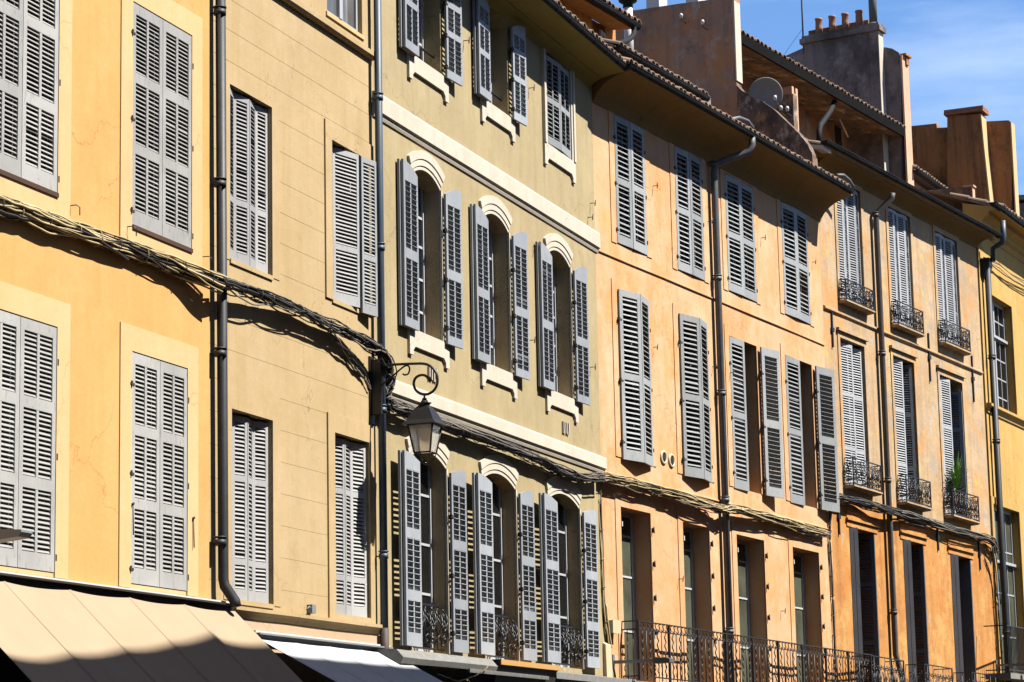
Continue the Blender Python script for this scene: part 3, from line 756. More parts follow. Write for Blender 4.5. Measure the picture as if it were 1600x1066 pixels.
# top floor, two open and one closed
def opC(xl, xr, yb, yt=None):
    """opening from the left and right jamb columns, bottom height at xl"""
    s0, z0 = F.pix(xl, yb); s1 = F.pix(xr, yb + (xr - xl) * 0.5)[0]
    return s0, s1, z0
def jamb_z(x, y): return F.pix(x, y)[1]
z_top_c = F.pix(912, 129)[1]                     # where the cove begins
z3, z3t = F.pix(852, 224)[1], F.pix(852, 86)[1]
for xl, xr, yb in ((644, 688.7, 88), (757, 794, 158)):
    s0, s1, z0 = opC(xl, xr, yb)
    zt = z0 + (z3t - z3) * 1.05
    w = HC.window(s0, s1, z0, zt, 0.30, 0.12, bars=(0.3, 0.62), rmat=0)
    flat_open(HC, w, s0, s1, z0 - 0.02, zt - 0.12, (0, 0.46, 0.76, 1), 2, PITC, 'shutter_blue', 0.12, al=0.02, ar=0.07, off=0.09, chord=1.05, tilt=44, thick=0.004, bar=0.36)
    apron(HC, w, s0, s1, z0)
    mb = MB(F); mb.tube([(s0, -0.10, z0 + 0.28), (s1, -0.10, z0 + 0.28)], 0.018, 8); mb.build('railing', 'iron', w)
s0, s1, z0 = opC(852.7, 892, 224); s1 = F.pix(891, 240)[0]
w = HC.window(s0, s1, z0, z3t + 0.1, 0.22, 0.1)
closed_pair(HC, w, s0 + 0.01, s1 - 0.01, z0 + 0.02, z3t, 0.0, (0, 0.5, 1), 2, PITC, 'shutter_mid', (0.12, 0.55, 0.85), a0=0.06, a1=0.06, topf=None)
mb = MB(F)
for a, b, pr in ((0.0, 0.07, 0.035), (0.07, 0.15, 0.055)):
    mb.box(s0 - b, s0 - a, -0.02, pr, z0 - 0.01, z_top_c - 0.01); mb.box(s1 + a, s1 + b, -0.02, pr, z0 - 0.01, z_top_c - 0.01)
mb.build('surround', 'stone_cream', w)
apron(HC, w, s0, s1, z0 - 0.011, ear=0.15)
# middle floor arches
K = [(645, 689.8, 516), (757, 797, 568), (858, 893.7, 610)]
for xl, xr, yb in K:
    s0, s1, z0 = opC(xl, xr, yb)
    zs = z0 + (F.pix(689.8, 295)[1] - F.pix(689.8, 530)[1]); rise = 0.15
    w = HC.window(s0, s1, z0, zs + rise, 0.28, rise, bars=(0.18, 0.38, 0.58, 0.76), rmat=1)
    flat_open(HC, w, s0, s1, z0 - 0.02, zs - 0.05, (0, 0.47, 1), 2, PITC, 'shutter_blue', rise * 0.9, al=0.0, ar=0.07, off=0.085, rail=0.13, chord=1.05, tilt=44, thick=0.004, bar=0.36)
    archivolt(HC, w, s0, s1, zs, rise, 0.26, 'stone_cream', z0)
    apron(HC, w, s0, s1, z0 - 0.001)
# first floor arches
zm0 = F.pix(697, 1022)[1]
M_ = [(640, 697, 735), (754, 805.7, 800), (857, 905.5, 830)]
zs = F.pix(697, 733)[1]
for xl, xr, _ in M_:
    s0 = F.pix(xl, 880)[0]; s1 = F.pix(xr, 890)[0]; rise = 0.15
    w = HC.window(s0, s1, zm0, zs + rise, 0.25, rise, bars=(0.3, 0.55, 0.8), rmat=1)
    flat_open(HC, w, s0, s1, zm0 + 0.03, zs - 0.06, (0, 0.27, 0.60, 1), 2, PITC, 'shutter_blue', rise * 0.55, al=0.02, ar=0.0, off=0.15, lw=0.86, rail=0.13, bot=0.17, chord=1.05, tilt=44, thick=0.004, bar=0.36)
    archivolt(HC, w, s0, s1, zs, rise, 0.26, 'stone_cream', zm0)
    mb = MB(F); n1 = 0.0
    for z in (zm0 + 0.05, zm0 + 0.62): mb.box(s0, s1, -0.06, -0.035, z - 0.012, z + 0.012)
    scroll_panel(mb, lambda a, z: (a, -0.05 + 0.10 * math.sin(PI * min(1, max(0, (zm0 + 0.62 - z) / 0.57))) , z), s0 + 0.02, s1 - 0.02, zm0 + 0.05, zm0 + 0.62, 0.011, 0.40)
    mb.build('railing', 'iron', w)
for x, y in ((724, 64), (826, 138), (833, 385), (827, 532), (922, 574), (918, 340), (922, 318)):
    s, z = F.pix(x, y); mb = MB(F); mb.tube([(s, -0.01, z), (s, 0.09, z)], 0.007, 5); mb.tube([(s - 0.02, 0.09, z - 0.05), (s, 0.09, z), (s + 0.015, 0.09, z + 0.05)], 0.009, 5); mb.build('shutter_stay', 'iron_rust', HC.root)
zC_low = F.pix(615, 1024)[1]
HC.zt = z_top_c + 0.02
HC.wall(['plaster_olive', 'reveal_brown'])
def band(H, x, yt, yb, s0, s1, mat='stone_cream'):
    zt = F.pix(x, yt)[1]; zb = F.pix(x, yb)[1]; h = zt - zb; mb = MB(F)
    mb.sweep([(-0.02, zb - 0.08), (0.02, zb - 0.08), (0.035, zb - 0.045), (0.035, zb - 0.02), (0.065, zb), (0.065, zt - 0.03), (0.055, zt), (-0.02, zt + 0.01)], s0, s1, True, 8, 0.0015)
    mb.build('string_course', mat, H.root)
band(HC, 653, 188, 216, sp2 + 0.05, HC.s1 + 0.03)
band(HC, 700, 626.5, 647, sp2 + 0.05, HC.s1 + 0.06)
# ventilation grilles
for x, y in ((674, 585), (882.5, 669)):
    s, z = F.pix(x, y); mb = MB(F)
    for i in range(4):
        a = s - 0.15 + 0.085 * i; mb.box(a, a + 0.028, -0.01, 0.035, z - 0.085, z + 0.085)
    for i in range(2):
        a = s - 0.15 + 0.17 * i
        mb.box(a + 0.03, a + 0.13, -0.01, 0.02, z - 0.09, z - 0.06)
    mb.build('vent', 'stone_cream', HC.root)
    mb = MB(F); mb.box(s - 0.145, s + 0.14, -0.005, 0.004, z - 0.08, z + 0.08); mb.build('vent', 'dark_wood_and_shade', HC.root)
# eave
sgc, zgc = F.pix(925, 54.5, 0.66)
e0, e1 = HC.s0 - 0.05, F.pix(984, 106, 0.66)[0]
def cove(H, s0, s1, zc, ng, zg, mat, kink=0.5, sag=0.35, name='cornice', groove=True):
    mb = MB(H.F); n0 = H.n0
    prof = [(n0 - 0.3, zc), (n0 + 0.012, zc)]
    for k in range(1, 9):
        t = k / 8; an = t * PI / 2
        e1_, e2_ = (1 - math.cos(an)), math.sin(an)
        e1_ = e1_ * 0.75 + t * 0.25; e2_ = e2_ * 0.75 + t * 0.25
        prof.append((n0 + 0.012 + (ng - 0.13 - n0) * e1_, zc + (zg - 0.10 - zc) * e2_))
        if groove and k == 4:
            a, b = prof[-1]; prof.append((a + 0.006, b + 0.015)); prof.append((a + 0.014, b + 0.002))
    prof += [(ng - 0.06, zg - 0.09), (ng - 0.06, zg + 0.0), (n0 - 0.3, zg + 0.20)]
    mb.sweep(prof, s0, s1, True, max(2, int((s1 - s0) / 1.2)), 0.003)
    return mb.build(name, mat, H.root)
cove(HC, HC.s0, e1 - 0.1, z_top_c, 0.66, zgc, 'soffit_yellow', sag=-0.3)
gutter(HC, e0, e1, 0.66 - 0.075, zgc)
rfC = tiles(HC, e0, e1, 0.60, zgc + 0.005, -3.2, zgc + 1.45)
# grey slab, orange canopy and pale ledge above the shopfronts
sl0, zl = F.pix(612, 1014.5, 0.3)
sl1 = F.pix(762, 1036, 0.3)[0]
mb = MB(F); mb.sweep([(0.03, zl - 0.26), (0.34, zl - 0.20), (0.42, zl - 0.17), (0.45, zl - 0.10), (0.36, zl), (0.03, zl + 0.02)], sl0, sl1, True, 5, 0.004); mb.build('ledge', 'slab', HC.root)
s0 = sl1 + 0.06; s1 = F.pix(868, 1050, 0.4)[0]
mb = MB(F); mb.sweep([(0.03, zl - 0.42), (0.36, zl - 0.36), (0.42, zl - 0.08), (0.46, zl - 0.06), (0.46, zl - 0.01), (0.03, zl + 0.0)], s0, s1); mb.build('canopy', 'dark_wood_and_shade', HC.root)
mb = MB(F); mb.box(s0, s1 + 0.02, 0.462, 0.475, zl - 0.065, zl + 0.005); mb.box(s0, s1 + 0.02, 0.03, 0.461, zl + 0.001, zl + 0.006); mb.build('canopy_trim', 'orange_metal', HC.root)
s0 = s1 + 0.05; s1 = F.pix(962, 1062, 0.3)[0]
mb = MB(F); mb.sweep([(0.03, zl - 0.3), (0.30, zl - 0.27), (0.40, zl - 0.17), (0.40, zl - 0.08), (0.03, zl - 0.02)], s0, HC.s1 + 0.1); mb.build('ledge', 'slab', HC.root)
mb = MB(F); mb.box(HC.s0 + 0.1, HC.s1, 0.0, 0.028, HC.zb, zl - 0.27); mb.build('shopfront', 'dark_wood_and_shade', HC.root)
s0, z = F.pix(745, 1043, 0.46); s1 = F.pix(860, 1062, 0.46)[0]
mb = MB(F); mb.box(s0 - 0.2, s1, 0.40, 0.44, z - 0.07, z - 0.02); mb.build('awning_bar', 'slab', HC.root)

# ================================================================== HOUSE D: salmon
F = FD
HD = House(F, 935, 1290, 9, 'salmon orange house with four columns of grey shutters and a long iron balcony', 'plaster_salmon')
HD.s0 = 0.0
zc4 = F.pix(1047, 224)[1]; ng = 0.76
sgd, zgd = F.pix(1100, 163.8, ng)
HD.s1 = F.pix(1289, 560)[0]
HD.zt = zc4 + 0.02
FR2 = (0, 0.49, 1)
for l, t, b, r in ((960.5, 178.8, 379.5, 1007), (1055, 228.3, 421, 1096.8), (1134, 272, 453.5, 1178), (1222, 315.8, 490, 1262)):
    s0, s1, z0, z1 = HD.op(l, t, b, r)
    w = HD.window(s0, s1, z0, z1, 0.2)
    closed_pair(HD, w, s0 + 0.012, s1 - 0.012, z0 + 0.02, z1 - 0.015, 0.0, FR2, 1, 0.088, 'shutter_mid', (0.1, 0.46, 0.82), stile=0.085, rail=0.11, bot=0.15, tilt=48, a0=random.uniform(0.01, 0.05), a1=random.uniform(0.01, 0.05))
    HD.surround(w, s0, s1, z0, z1, 0.19, 0.014, 'plaster_salmon', bottom=False)
Q = []
for l, t, b, r, kind in ((966.5, 457, 714, 1013, 0), (1062, 495, 740, 1104.5, 0), (1142, 526, 759.6, 1184.5, 1), (1229.6, 556, 782, 1271, 1)):
    s0, s1, z0, z1 = HD.op(l, t, b, r)
    w = HD.window(s0, s1, z0, z1, 0.3, bars=(0.25, 0.5, 0.75), frame='shutter_slate' if kind else 'frame_white')
    HD.surround(w, s0, s1, z0, z1, 0.19, 0.014, 'plaster_salmon', bottom=False)
    if kind == 0:
        closed_pair(HD, w, s0 + 0.005, s1 - 0.005, z0 - 0.03, z1 + 0.04, 0.035, (0, 0.49, 1), 1, 0.083, 'shutter_mid', (0.1, 0.46, 0.82), stile=0.085, rail=0.11, bot=0.17, a0=0.20, a1=0.20)
    else:
        half = (s1 - s0) / 2
        leaf(F, w, s0 + 0.01, 0.0, 0.03, half, z0 - 0.02, z1 - 0.01, (0, 0.49, 1), 1, 0.08, 'shutter_mid', 1, hinge_at=(0.1, 0.46, 0.82), stile=0.085, rail=0.11, bot=0.17)
        leaf(F, w, s1 + 0.06, 0.07, 0.16, half, z0 - 0.02, z1 - 0.01, (0, 0.49, 1), 1, 0.08, 'shutter_mid', -1, chord=1.05, tilt=44, thick=0.004, bar=0.38, hinge_at=(0.1, 0.46, 0.82), stile=0.10, rail=0.14, bot=0.17)
zbal = F.pix(985, 1062, 0.25)[1]
for l, t, r in ((970.5, 792, 1017.5), (1067, 815.7, 1109), (1150.5, 835, 1194), (1237.5, 854.5, 1279)):
    s0 = F.pix(l, 860)[0]; z1 = F.pix(l, t)[1]; s1 = F.pix(r, 880)[0]
    w = HD.window(s0, s1, zbal + 0.02, z1, 0.36, bars=(0.3, 0.62, 0.86), fw=0.07, glass='glass_green')
    HD.surround(w, s0, s1, zbal, z1, 0.19, 0.014, 'plaster_salmon', bottom=False)
    for k in range(4):
        z = zbal + (z1 - zbal) * (0.3 + 0.2 * k)
        mb = MB(F); mb.box(s1 + 0.025, s1 + 0.05, 0.0, 0.05, z - 0.04, z + 0.04); mb.tube([(s1 + 0.04, 0.05, z - 0.05), (s1 + 0.04, 0.05, z + 0.06)], 0.012, 6); mb.build('hinge', 'iron_rust', w)
        if k == 3: mb = MB(F); mb.box(s0, s0 + 0.03, -0.02, 0.03, z - 0.04, z + 0.04); mb.build('hinge', 'white_paint', w)
for x, y in ((1020, 291), (1106, 346), (1189, 372), (1268, 410), (1020, 543), (1113, 573), (1197, 720), (1139, 583), (1290, 730), (1060, 905), (1220, 955)):
    s, z = F.pix(x, y); mb = MB(F); mb.tube([(s, -0.01, z), (s, 0.09, z)], 0.007, 5); mb.tube([(s - 0.02, 0.09, z - 0.05), (s, 0.09, z), (s + 0.015, 0.09, z + 0.05)], 0.009, 5); mb.build('shutter_stay', 'iron_rust', HD.root)
HD.wall(['plaster_salmon'])
# thin string course and wall strips
mb = MB(F); z = F.pix(1000, 419)[1]; mb.sweep([(-0.02, z - 0.012), (0.024, z - 0.012), (0.026, z + 0.004), (0.0, z + 0.02), (-0.02, z + 0.02)], 0.05, HD.s1 - 0.03, True, 8, 0.004); mb.build('string_course', 'plaster_salmon', HD.root)
mb = MB(F); z = F.pix(1000, 752)[1]; mb.sweep([(-0.02, z - 0.012), (0.024, z - 0.012), (0.026, z + 0.004), (0.0, z + 0.02), (-0.02, z + 0.02)], 0.05, HD.s1 - 0.03, True, 8, 0.004); mb.build('string_course', 'plaster_salmon', HD.root)
for x, y in ((1036, 715), (1048.5, 720)):
    s, z = F.pix(x, y); mb = MB(F); mb.xf = lambda a, b, c, s=s, z=z: (s + a, c, z + b)
    mb.lathe((0, 0, 0), [(0.12, -0.01), (0.12, 0.02), (0.105, 0.03), (0.085, 0.03), (0.08, 0.012)], 20)
    v = mb.build('vent', 'box_cream', HD.root)
    mb = MB(F)
    for k in range(7):
        zz = z - 0.072 + k * 0.024; hw = math.sqrt(max(0.0, 0.078 ** 2 - (zz - z) ** 2)); mb.box(s - hw, s + hw, 0.013, 0.022, zz - 0.006, zz + 0.006)
    mb.build('slat', 'iron_rust', v)
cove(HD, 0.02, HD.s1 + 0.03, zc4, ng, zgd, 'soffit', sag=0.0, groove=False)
gd0 = F.pix(986, 98, ng)[0]; gd1 = F.pix(1334, 299, ng)[0]
gutter(HD, gd0, gd1, ng - 0.075, zgd)
rfD = tiles(HD, gd0, gd1 - 0.05, 0.66, zgd + 0.03, -1.1, zgd + 0.78)
sp3 = F.pix(1127, 600, 0.1)[0]; so3, zo3 = F.pix(1175, 216, ng - 0.075)
zk = F.pix(1119, 262, 0.1)[1]
pipe_run(HD, [(so3, ng - 0.075, zo3 + 0.02), (so3, ng - 0.075, zo3 - 0.12), (so3 - 0.03, ng - 0.12, zo3 - 0.24), (sp3 + 0.12, 0.22, zk + 0.10), (sp3 + 0.02, 0.12, zk + 0.03), (sp3, 0.1, zk - 0.12), (sp3, 0.1, -1.0)], 0.062, 'pipe_zinc',
         [(sp3, 0.1, F.pix(1127, y, 0.1)[1]) for y in (264, 438, 615, 780, 985)])
# balcony
sb_0, zr = F.pix(997, 970, 0.30); sb_1 = F.pix(1352, 1022, 0.30)[0]
b0 = sb_0; b1 = sb_1 + 0.35; nB = 0.30
mb = MB(F); mb.sweep([(0.0, zbal - 0.16), (nB + 0.02, zbal - 0.16), (nB + 0.06, zbal - 0.10), (nB + 0.06, zbal - 0.02), (0.0, zbal - 0.02)], b0 - 0.3, b1 + 0.1); bal = mb.build('balcony', 'slab', HD.root)
mb = MB(F)
zlow = zr - 0.13
mb.box(b0, b1, nB - 0.016, nB + 0.016, zr - 0.01, zr + 0.008); mb.box(b0, b1, nB - 0.01, nB + 0.01, zlow - 0.008, zlow + 0.008); mb.box(b0, b1, nB - 0.01, nB + 0.01, zbal + 0.06, zbal + 0.08)
for z in (zr, zlow, zbal + 0.07): mb.box(b0 - 0.016, b0 + 0.016, 0.0, nB, z - 0.009, z + 0.009)
s = b0; i = 0
while s < b1:
    if i % 8 == 0: mb.box(s - 0.018, s + 0.018, nB - 0.018, nB + 0.018, zbal, zr + 0.01)
    elif i % 2: mb.tube([(s + 0.026 * math.sin(k * 1.05), nB, zbal + 0.08 + (zlow - zbal - 0.08) * k / 32) for k in range(33)], 0.0105, 5)
    else: mb.tube([(s, nB, zbal + 0.02), (s, nB, zlow)], 0.0105, 5)
    mb.tube([(s + 0.07 + dx * 1.5, nB, zlow + 0.065 + dz) for dx, dz in [(0.03, 0.05), (0.012, 0.058), (-0.012, 0.04), (0.0, 0.0), (0.014, -0.035), (-0.008, -0.056), (-0.03, -0.045), (-0.034, -0.028)]], 0.0095, 5)
    s += 0.142; i += 1
for k in range(1, 3): mb.tube([(b0, nB * k / 3, zbal), (b0, nB * k / 3, zlow)], 0.008, 5)
mb.build('railing', 'balcony_iron', bal)

# ================================================================== HOUSE E: worn ochre
F = FE
HE = House(F, 1290, 1536, 9, 'worn ochre and rust house with peeling plaster and scrolled iron balconettes', 'plaster_worn')
HE.s0 = 0.0; HE.s1 = F.pix(1536, 600)[0]
zcE = F.pix(1426, 337)[1]; ngE = 0.52; zgE = F.pix(1437, 297, ngE)[1]
HE.zt = zcE + 0.02
def fold4(H, w, s0, s1, z0, z1, fr, pitch, mat, amp=0.04, n=0.0):
    pts = ((0.0, n - amp), (0.25, n), (0.5, n - amp), (0.75, n), (1.0, n - amp))
    zigzag(H, w, s0, s1, z0, z1, pts, fr, pitch, mat)
tops = [(1308.5, 277, 466, 1346), (1390, 324, 504, 1424), (1463.8, 362.7, 532, 1497.5)]
zr1 = F.pix(1389, 324)[1]
for i, (l, t, b, r) in enumerate(tops):
    s0, s1, z0, z1 = HE.op(l, t, b, r)
    z1 = zr1 if i != 1 else z1
    w = HE.window(s0, s1, z0, z1, 0.22)
    zigzag(HE, w, s0 + 0.01, s1 - 0.01, z0 + 0.02, z1 - 0.02, ((0.0, -0.06), (0.26, 0.0), (0.5, -0.05), (0.76, 0.0), (1.0, -0.05)), (0, 1), 0.05, 'shutter_white')
    HE.surround(w, s0, s1, z0, z1, 0.11, 0.02, 'plaster_worn', bottom=False)
    zt_ = F.pix((1307, 1392, 1466)[i], (428, 464, 494)[i], 0.2)[1]
    balconette(HE, w, s0 - 0.05, s1 + 0.10, z0 - 0.0, zt_, 0.16, slabmat='plaster_worn')
mids = [(1316, 529, 755, 1353.5, 1308, 510), (1399, 556.6, 781, 1431.5, 1393, 544), (1472, 587, 802, 1507, 1466, 571)]
for i, (l, t, b, r, cx_, cy_) in enumerate(mids):
    s0, s1, z0, z1 = HE.op(l, t, b, r)
    w = HE.window(s0, s1, z0, z1, 0.34, glass='glass', frame='shutter_slate')
    if i == 0:
        zigzag(HE, w, s0, s1, z0 + 0.02, z1 - 0.06, ((0.0, -0.10), (0.16, -0.10), (0.54, -0.02)), (0, 0.26, 0.64, 1), 0.05, 'shutter_white')
        zigzag(HE, w, s0, s1, z0 + 0.02, z1 - 0.06, ((0.56, -0.16), (0.99, -0.06)), (0, 0.26, 0.64, 1), 0.05, 'shutter_white')
    elif i == 1:
        zigzag(HE, w, s0, s1, z0 + 0.02, z1 - 0.03, ((0.0, -0.10), (0.16, -0.10), (0.52, -0.03)), (0, 0.26, 0.64, 1), 0.05, 'shutter_white')
        leaf(F, w, s1 - 0.01, -0.04, PI + 1.15, 0.42, z0 + 0.02, z1 - 0.03, (0, 0.26, 0.64, 1), 1, 0.05, 'shutter_white', -1)
    else:
        zigzag(HE, w, s0, s1, z0 + 0.02, z1 - 0.03, ((0.0, -0.06), (0.14, -0.06), (0.48, -0.01)), (0, 0.26, 0.64, 1), 0.05, 'shutter_white')
        leaf(F, w, s1 - 0.02, 0.0, PI + 1.35, 0.5, z0 + 0.02, z1 - 0.18, (0, 0.26, 0.70, 1), 1, 0.05, 'shutter_blue', -1, stile=0.08)
    mb = MB(F); a = 0.10
    mb.box(s0 - a, s0, -0.02, 0.02, z0, z1); mb.box(s1, s1 + a, -0.02, 0.02, z0, z1); mb.box(s0 - a, s1 + a, -0.02, 0.02, z1 + 0.001, z1 + 0.12)
    mb.box(s0 - a - 0.03, s1 + a + 0.03, -0.02, 0.07, z1 + 0.122, z1 + 0.18)
    mb.build('surround', 'plaster_worn', w)
    zt_ = F.pix((1320, 1403, 1477)[i], (711, 738, 761)[i], 0.2)[1]
    balconette(HE, w, s0 - 0.04, s1 + 0.12, z0 + 0.0, zt_, 0.2, slabmat='plaster_worn')
lows = [(1331, 823, 1371.5, 'a'), (1414, 842.4, 1447.8, 'a'), (1487.5, 865, 1520.5, 'b')]
zE0 = F.pix(1331, 1075)[1]
for i, (l, t, r, kd) in enumerate(lows):
    s0, z1 = F.pix(l - 4, t); s0 = F.pix(l, 930)[0]; s1 = F.pix(r, 950)[0]
    w = HE.window(s0, s1, zE0, z1, 0.5, frame='shutter_slate', bars=(0.5,))
    leaf(F, w, s0 + 0.02, 0.0, PI / 2 - 0.55, 0.16, zE0 + 0.05, z1 - 0.02, (0, 1), 1, 3.0, 'shutter_slate', 1, stile=0.075)
    if kd == 'a': leaf(F, w, s1 - 0.02, 0.0, -PI / 2 - 0.10, 0.46, zE0 + 0.05, z1 - 0.03, (0, 0.3, 0.68, 1), 1, 0.06, 'shutter_slate', -1, stile=0.085)
    else: leaf(F, w, s1 - 0.02, 0.0, -PI / 2 - 0.10, 0.34, zE0 + 0.05, z1 - 0.03, (0, 0.5, 1), 1, 3.0, 'shutter_slate', -1, stile=0.12)
    mb = MB(F)
    mb.box(s0 - 0.12, s1 + 0.12, -0.02, 0.02, z1 + 0.001, z1 + 0.12); mb.box(s0 - 0.15, s1 + 0.15, -0.02, 0.06, z1 + 0.122, z1 + 0.16); mb.box(s0 - 0.12, s1 + 0.12, -0.02, 0.02, z1 + 0.162, z1 + 0.27); mb.box(s0 - 0.14, s1 + 0.14, -0.02, 0.05, z1 + 0.272, z1 + 0.30)
    mb.build('surround', 'plaster_rust', w)
    zt_ = F.pix((1340, 1415, 1491)[i], (1021, 1033, 1046)[i], 0.4)[1]
    balconette(HE, w, s0 - 0.12, s1 + 0.22, zt_ - 0.95, zt_, 0.4, slabmat='plaster_rust')
zspl = F.pix(1400, 803)[1]
HE.wall(['plaster_worn', 'plaster_rust'], zsplit=zspl)
mb = MB(F); z = F.pix(1381, 520)[1]; mb.sweep([(-0.02, z - 0.03), (0.015, z - 0.03), (0.045, z - 0.005), (0.045, z + 0.03), (0.0, z + 0.06), (-0.02, z + 0.06)], 0.05, HE.s1 - 0.05, True, 8, 0.006); mb.build('string_course', 'plaster_worn', HE.root)
for x, y0_, y1_ in ((1298, 488, 542), (1449, 521, 595), (1517, 556, 627), (1308, 780, 835), (1463, 818, 860), (1528, 840, 890)):
    s, za = F.pix(x, y0_); zb_ = F.pix(x, y1_)[1]; mb = MB(F); mb.box(s - 0.018, s + 0.018, -0.01, 0.035, zb_, za); mb.box(s - 0.05, s + 0.05, -0.01, 0.045, (za + zb_) / 2 - 0.04, (za + zb_) / 2 + 0.04); mb.build('wall_anchor', 'iron', HE.root)
ge0 = -0.55
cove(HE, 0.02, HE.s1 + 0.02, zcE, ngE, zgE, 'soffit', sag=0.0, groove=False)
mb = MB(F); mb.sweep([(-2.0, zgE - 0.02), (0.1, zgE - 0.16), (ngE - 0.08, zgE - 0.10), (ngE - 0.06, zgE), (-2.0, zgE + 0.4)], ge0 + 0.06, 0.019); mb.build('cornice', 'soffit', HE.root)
ge1 = F.pix(1566, 368, ngE)[0]
gutter(HE, ge0, ge1, ngE - 0.075, zgE)
rfE = tiles(HE, ge0, ge1 - 0.05, 0.36, zgE - 0.08, -1.2, zgE + 0.45)
sp4 = F.pix(1385, 700, 0.1)[0]; so4, zo4 = F.pix(1396, 300, ngE - 0.08); zk4 = F.pix(1372, 335, 0.1)[1]
pipe_run(HE, [(so4, ngE - 0.1, zo4 - 0.02), (so4, ngE - 0.12, zo4 - 0.12), (sp4 + 0.03, 0.16, zk4 + 0.05), (sp4, 0.1, zk4 - 0.1), (sp4, 0.1, F.pix(1399, 1025)[1]), (sp4 + 0.15, 0.16, F.pix(1399, 1060)[1]), (sp4 + 0.2, 0.16, -2)], 0.06, 'pipe_brown',
         [(sp4, 0.1, F.pix(1385, y, 0.1)[1]) for y in (345, 556, 751, 955)])

# ================================================================== HOUSE F: yellow, right edge
F = FF
HF = House(F, 1537, 1760, 9, 'yellow plastered house with white paned windows, at the right end of the row', 'plaster_yellow')
HF.s0 = 0.0; HF.s1 = F.pix(1720, 560)[0]
ngF = 0.62; zgF = F.pix(1575, 330, ngF)[1]; zcF = F.pix(1560, 385)[1]; HF.zt = zcF + 0.02
s0, _ = F.pix(1548, 545); s1, z1 = F.pix(1583, 484); s1 = F.pix(1583, 560)[0]; z0 = F.pix(1570, 648)[1]; z1 = F.pix(1548, 461)[1]
def sash(H, s0, s1, z0, z1, d, rows, **kw):
    w = H.window(s0, s1, z0, z1, d, bars=[k / rows for k in range(1, rows)], fw=0.07, **kw)
    mb = MB(H.F); nb = H.n0 - d; mid = (s0 + s1) / 2
    for x in ((s0 + mid) / 2, (s1 + mid) / 2): mb.box(x - 0.014, x + 0.014, nb + 0.012, nb + 0.05, z0 + 0.08, z1 - 0.06)
    zz = z0 + (z1 - z0) * 0.68; mb.box(s0 + 0.02, s1 - 0.02, nb + 0.05, nb + 0.12, zz - 0.03, zz + 0.03)
    mb.build('glazing_bar', 'frame_white', w)
    return w
w = sash(HF, s0, s1, z0, z1, 0.22, 6)
HF.surround(w, s0, s1, z0, z1, 0.16, 0.03, 'plaster_yellow', bottom=False)
s0b = F.pix(1556, 900)[0]; s1b = F.pix(1597, 920)[0]; z1b = F.pix(1562, 791)[1]; z0b = F.pix(1570, 1060)[1]
w2 = sash(HF, s0b, s1b, z0b, z1b, 0.22, 4, glass='glass_green')
HF.surround(w2, s0b, s1b, z0b, z1b, 0.16, 0.03, 'plaster_yellow', bottom=False)
HF.wall()
mb = MB(F); zl_ = F.pix(1545, 632)[1]
mb.sweep([(-0.02, zl_ - 0.2), (0.03, zl_ - 0.2), (0.05, zl_ - 0.1), (0.12, zl_ - 0.06), (0.12, zl_), (-0.02, zl_ + 0.02)], 0.02, HF.s1); mb.build('string_course', 'plaster_yellow', HF.root)
mb = MB(F); nB = 0.5; zr_ = F.pix(1572, 977, nB)[1]; zb_ = F.pix(1575, 1050, nB)[1]; sx = F.pix(1574, 1000, nB)[0]
for z in (zr_, zb_ + 0.05): mb.box(sx, HF.s1, nB - 0.012, nB + 0.012, z - 0.012, z + 0.012); mb.box(sx - 0.012, sx + 0.012, 0, nB, z - 0.012, z + 0.012)
s = sx
while s < HF.s1: mb.box(s - 0.007, s + 0.007, nB - 0.007, nB + 0.007, zb_, zr_); s += 0.11
r_ = None
bm2 = MB(F); bm2.box(sx - 0.1, HF.s1, 0, nB + 0.06, zb_ - 0.14, zb_ - 0.02); bal2 = bm2.build('balcony', 'slab', HF.root)
mb.build('railing', 'balcony_iron', bal2)
mb = MB(F)   # stepped cornice
mb.sweep([(-0.3, zcF), (0.02, zcF), (0.06, zcF + 0.06), (0.06, zcF + 0.12), (0.14, zcF + 0.16), (0.14, zcF + 0.26), (0.28, zcF + 0.36), (0.30, zcF + 0.44), (ngF - 0.06, zgF - 0.1), (ngF - 0.06, zgF), (-0.3, zgF + 0.2)], -0.02, HF.s1); mb.build('cornice', 'plaster_yellow', HF.root)
gf0 = F.pix(1556, 320, ngF)[0]
gutter(HF, gf0, HF.s1, ngF - 0.075, zgF)
rfF = tiles(HF, 0.0, HF.s1, 0.56, zgF + 0.02, -2.2, zgF + 1.0)
sp5 = F.pix(1560, 750, 0.12)[0]; sq, zq = F.pix(1567, 345, ngF - 0.08); zk5 = F.pix(1546, 415, 0.12)[1]
pipe_run(HF, [(sq, ngF - 0.08, zq), (sq, ngF - 0.08, zq - 0.35), (sq - 0.02, ngF - 0.12, zq - 0.5), (sp5 + 0.05, 0.26, zk5 + 0.35), (sp5 + 0.05, 0.24, zk5 + 0.05)], 0.06, 'pipe_blue')
pipe_run(HF, [(sp5, 0.12, zk5), (sp5, 0.12, -2)], 0.07, 'pipe_dark', [(sp5, 0.12, F.pix(1555, y, 0.12)[1]) for y in (562, 690, 985)])
mb = MB(F); mb.prism([(0.0, zk5 - 0.32), (0.06, zk5 - 0.32), (0.20, zk5 - 0.06), (0.20, zk5 + 0.12), (0.0, zk5 + 0.12)], 0, sp5 - 0.13, sp5 + 0.16)
mb.build('hopper', 'pipe_dark', HF.root)
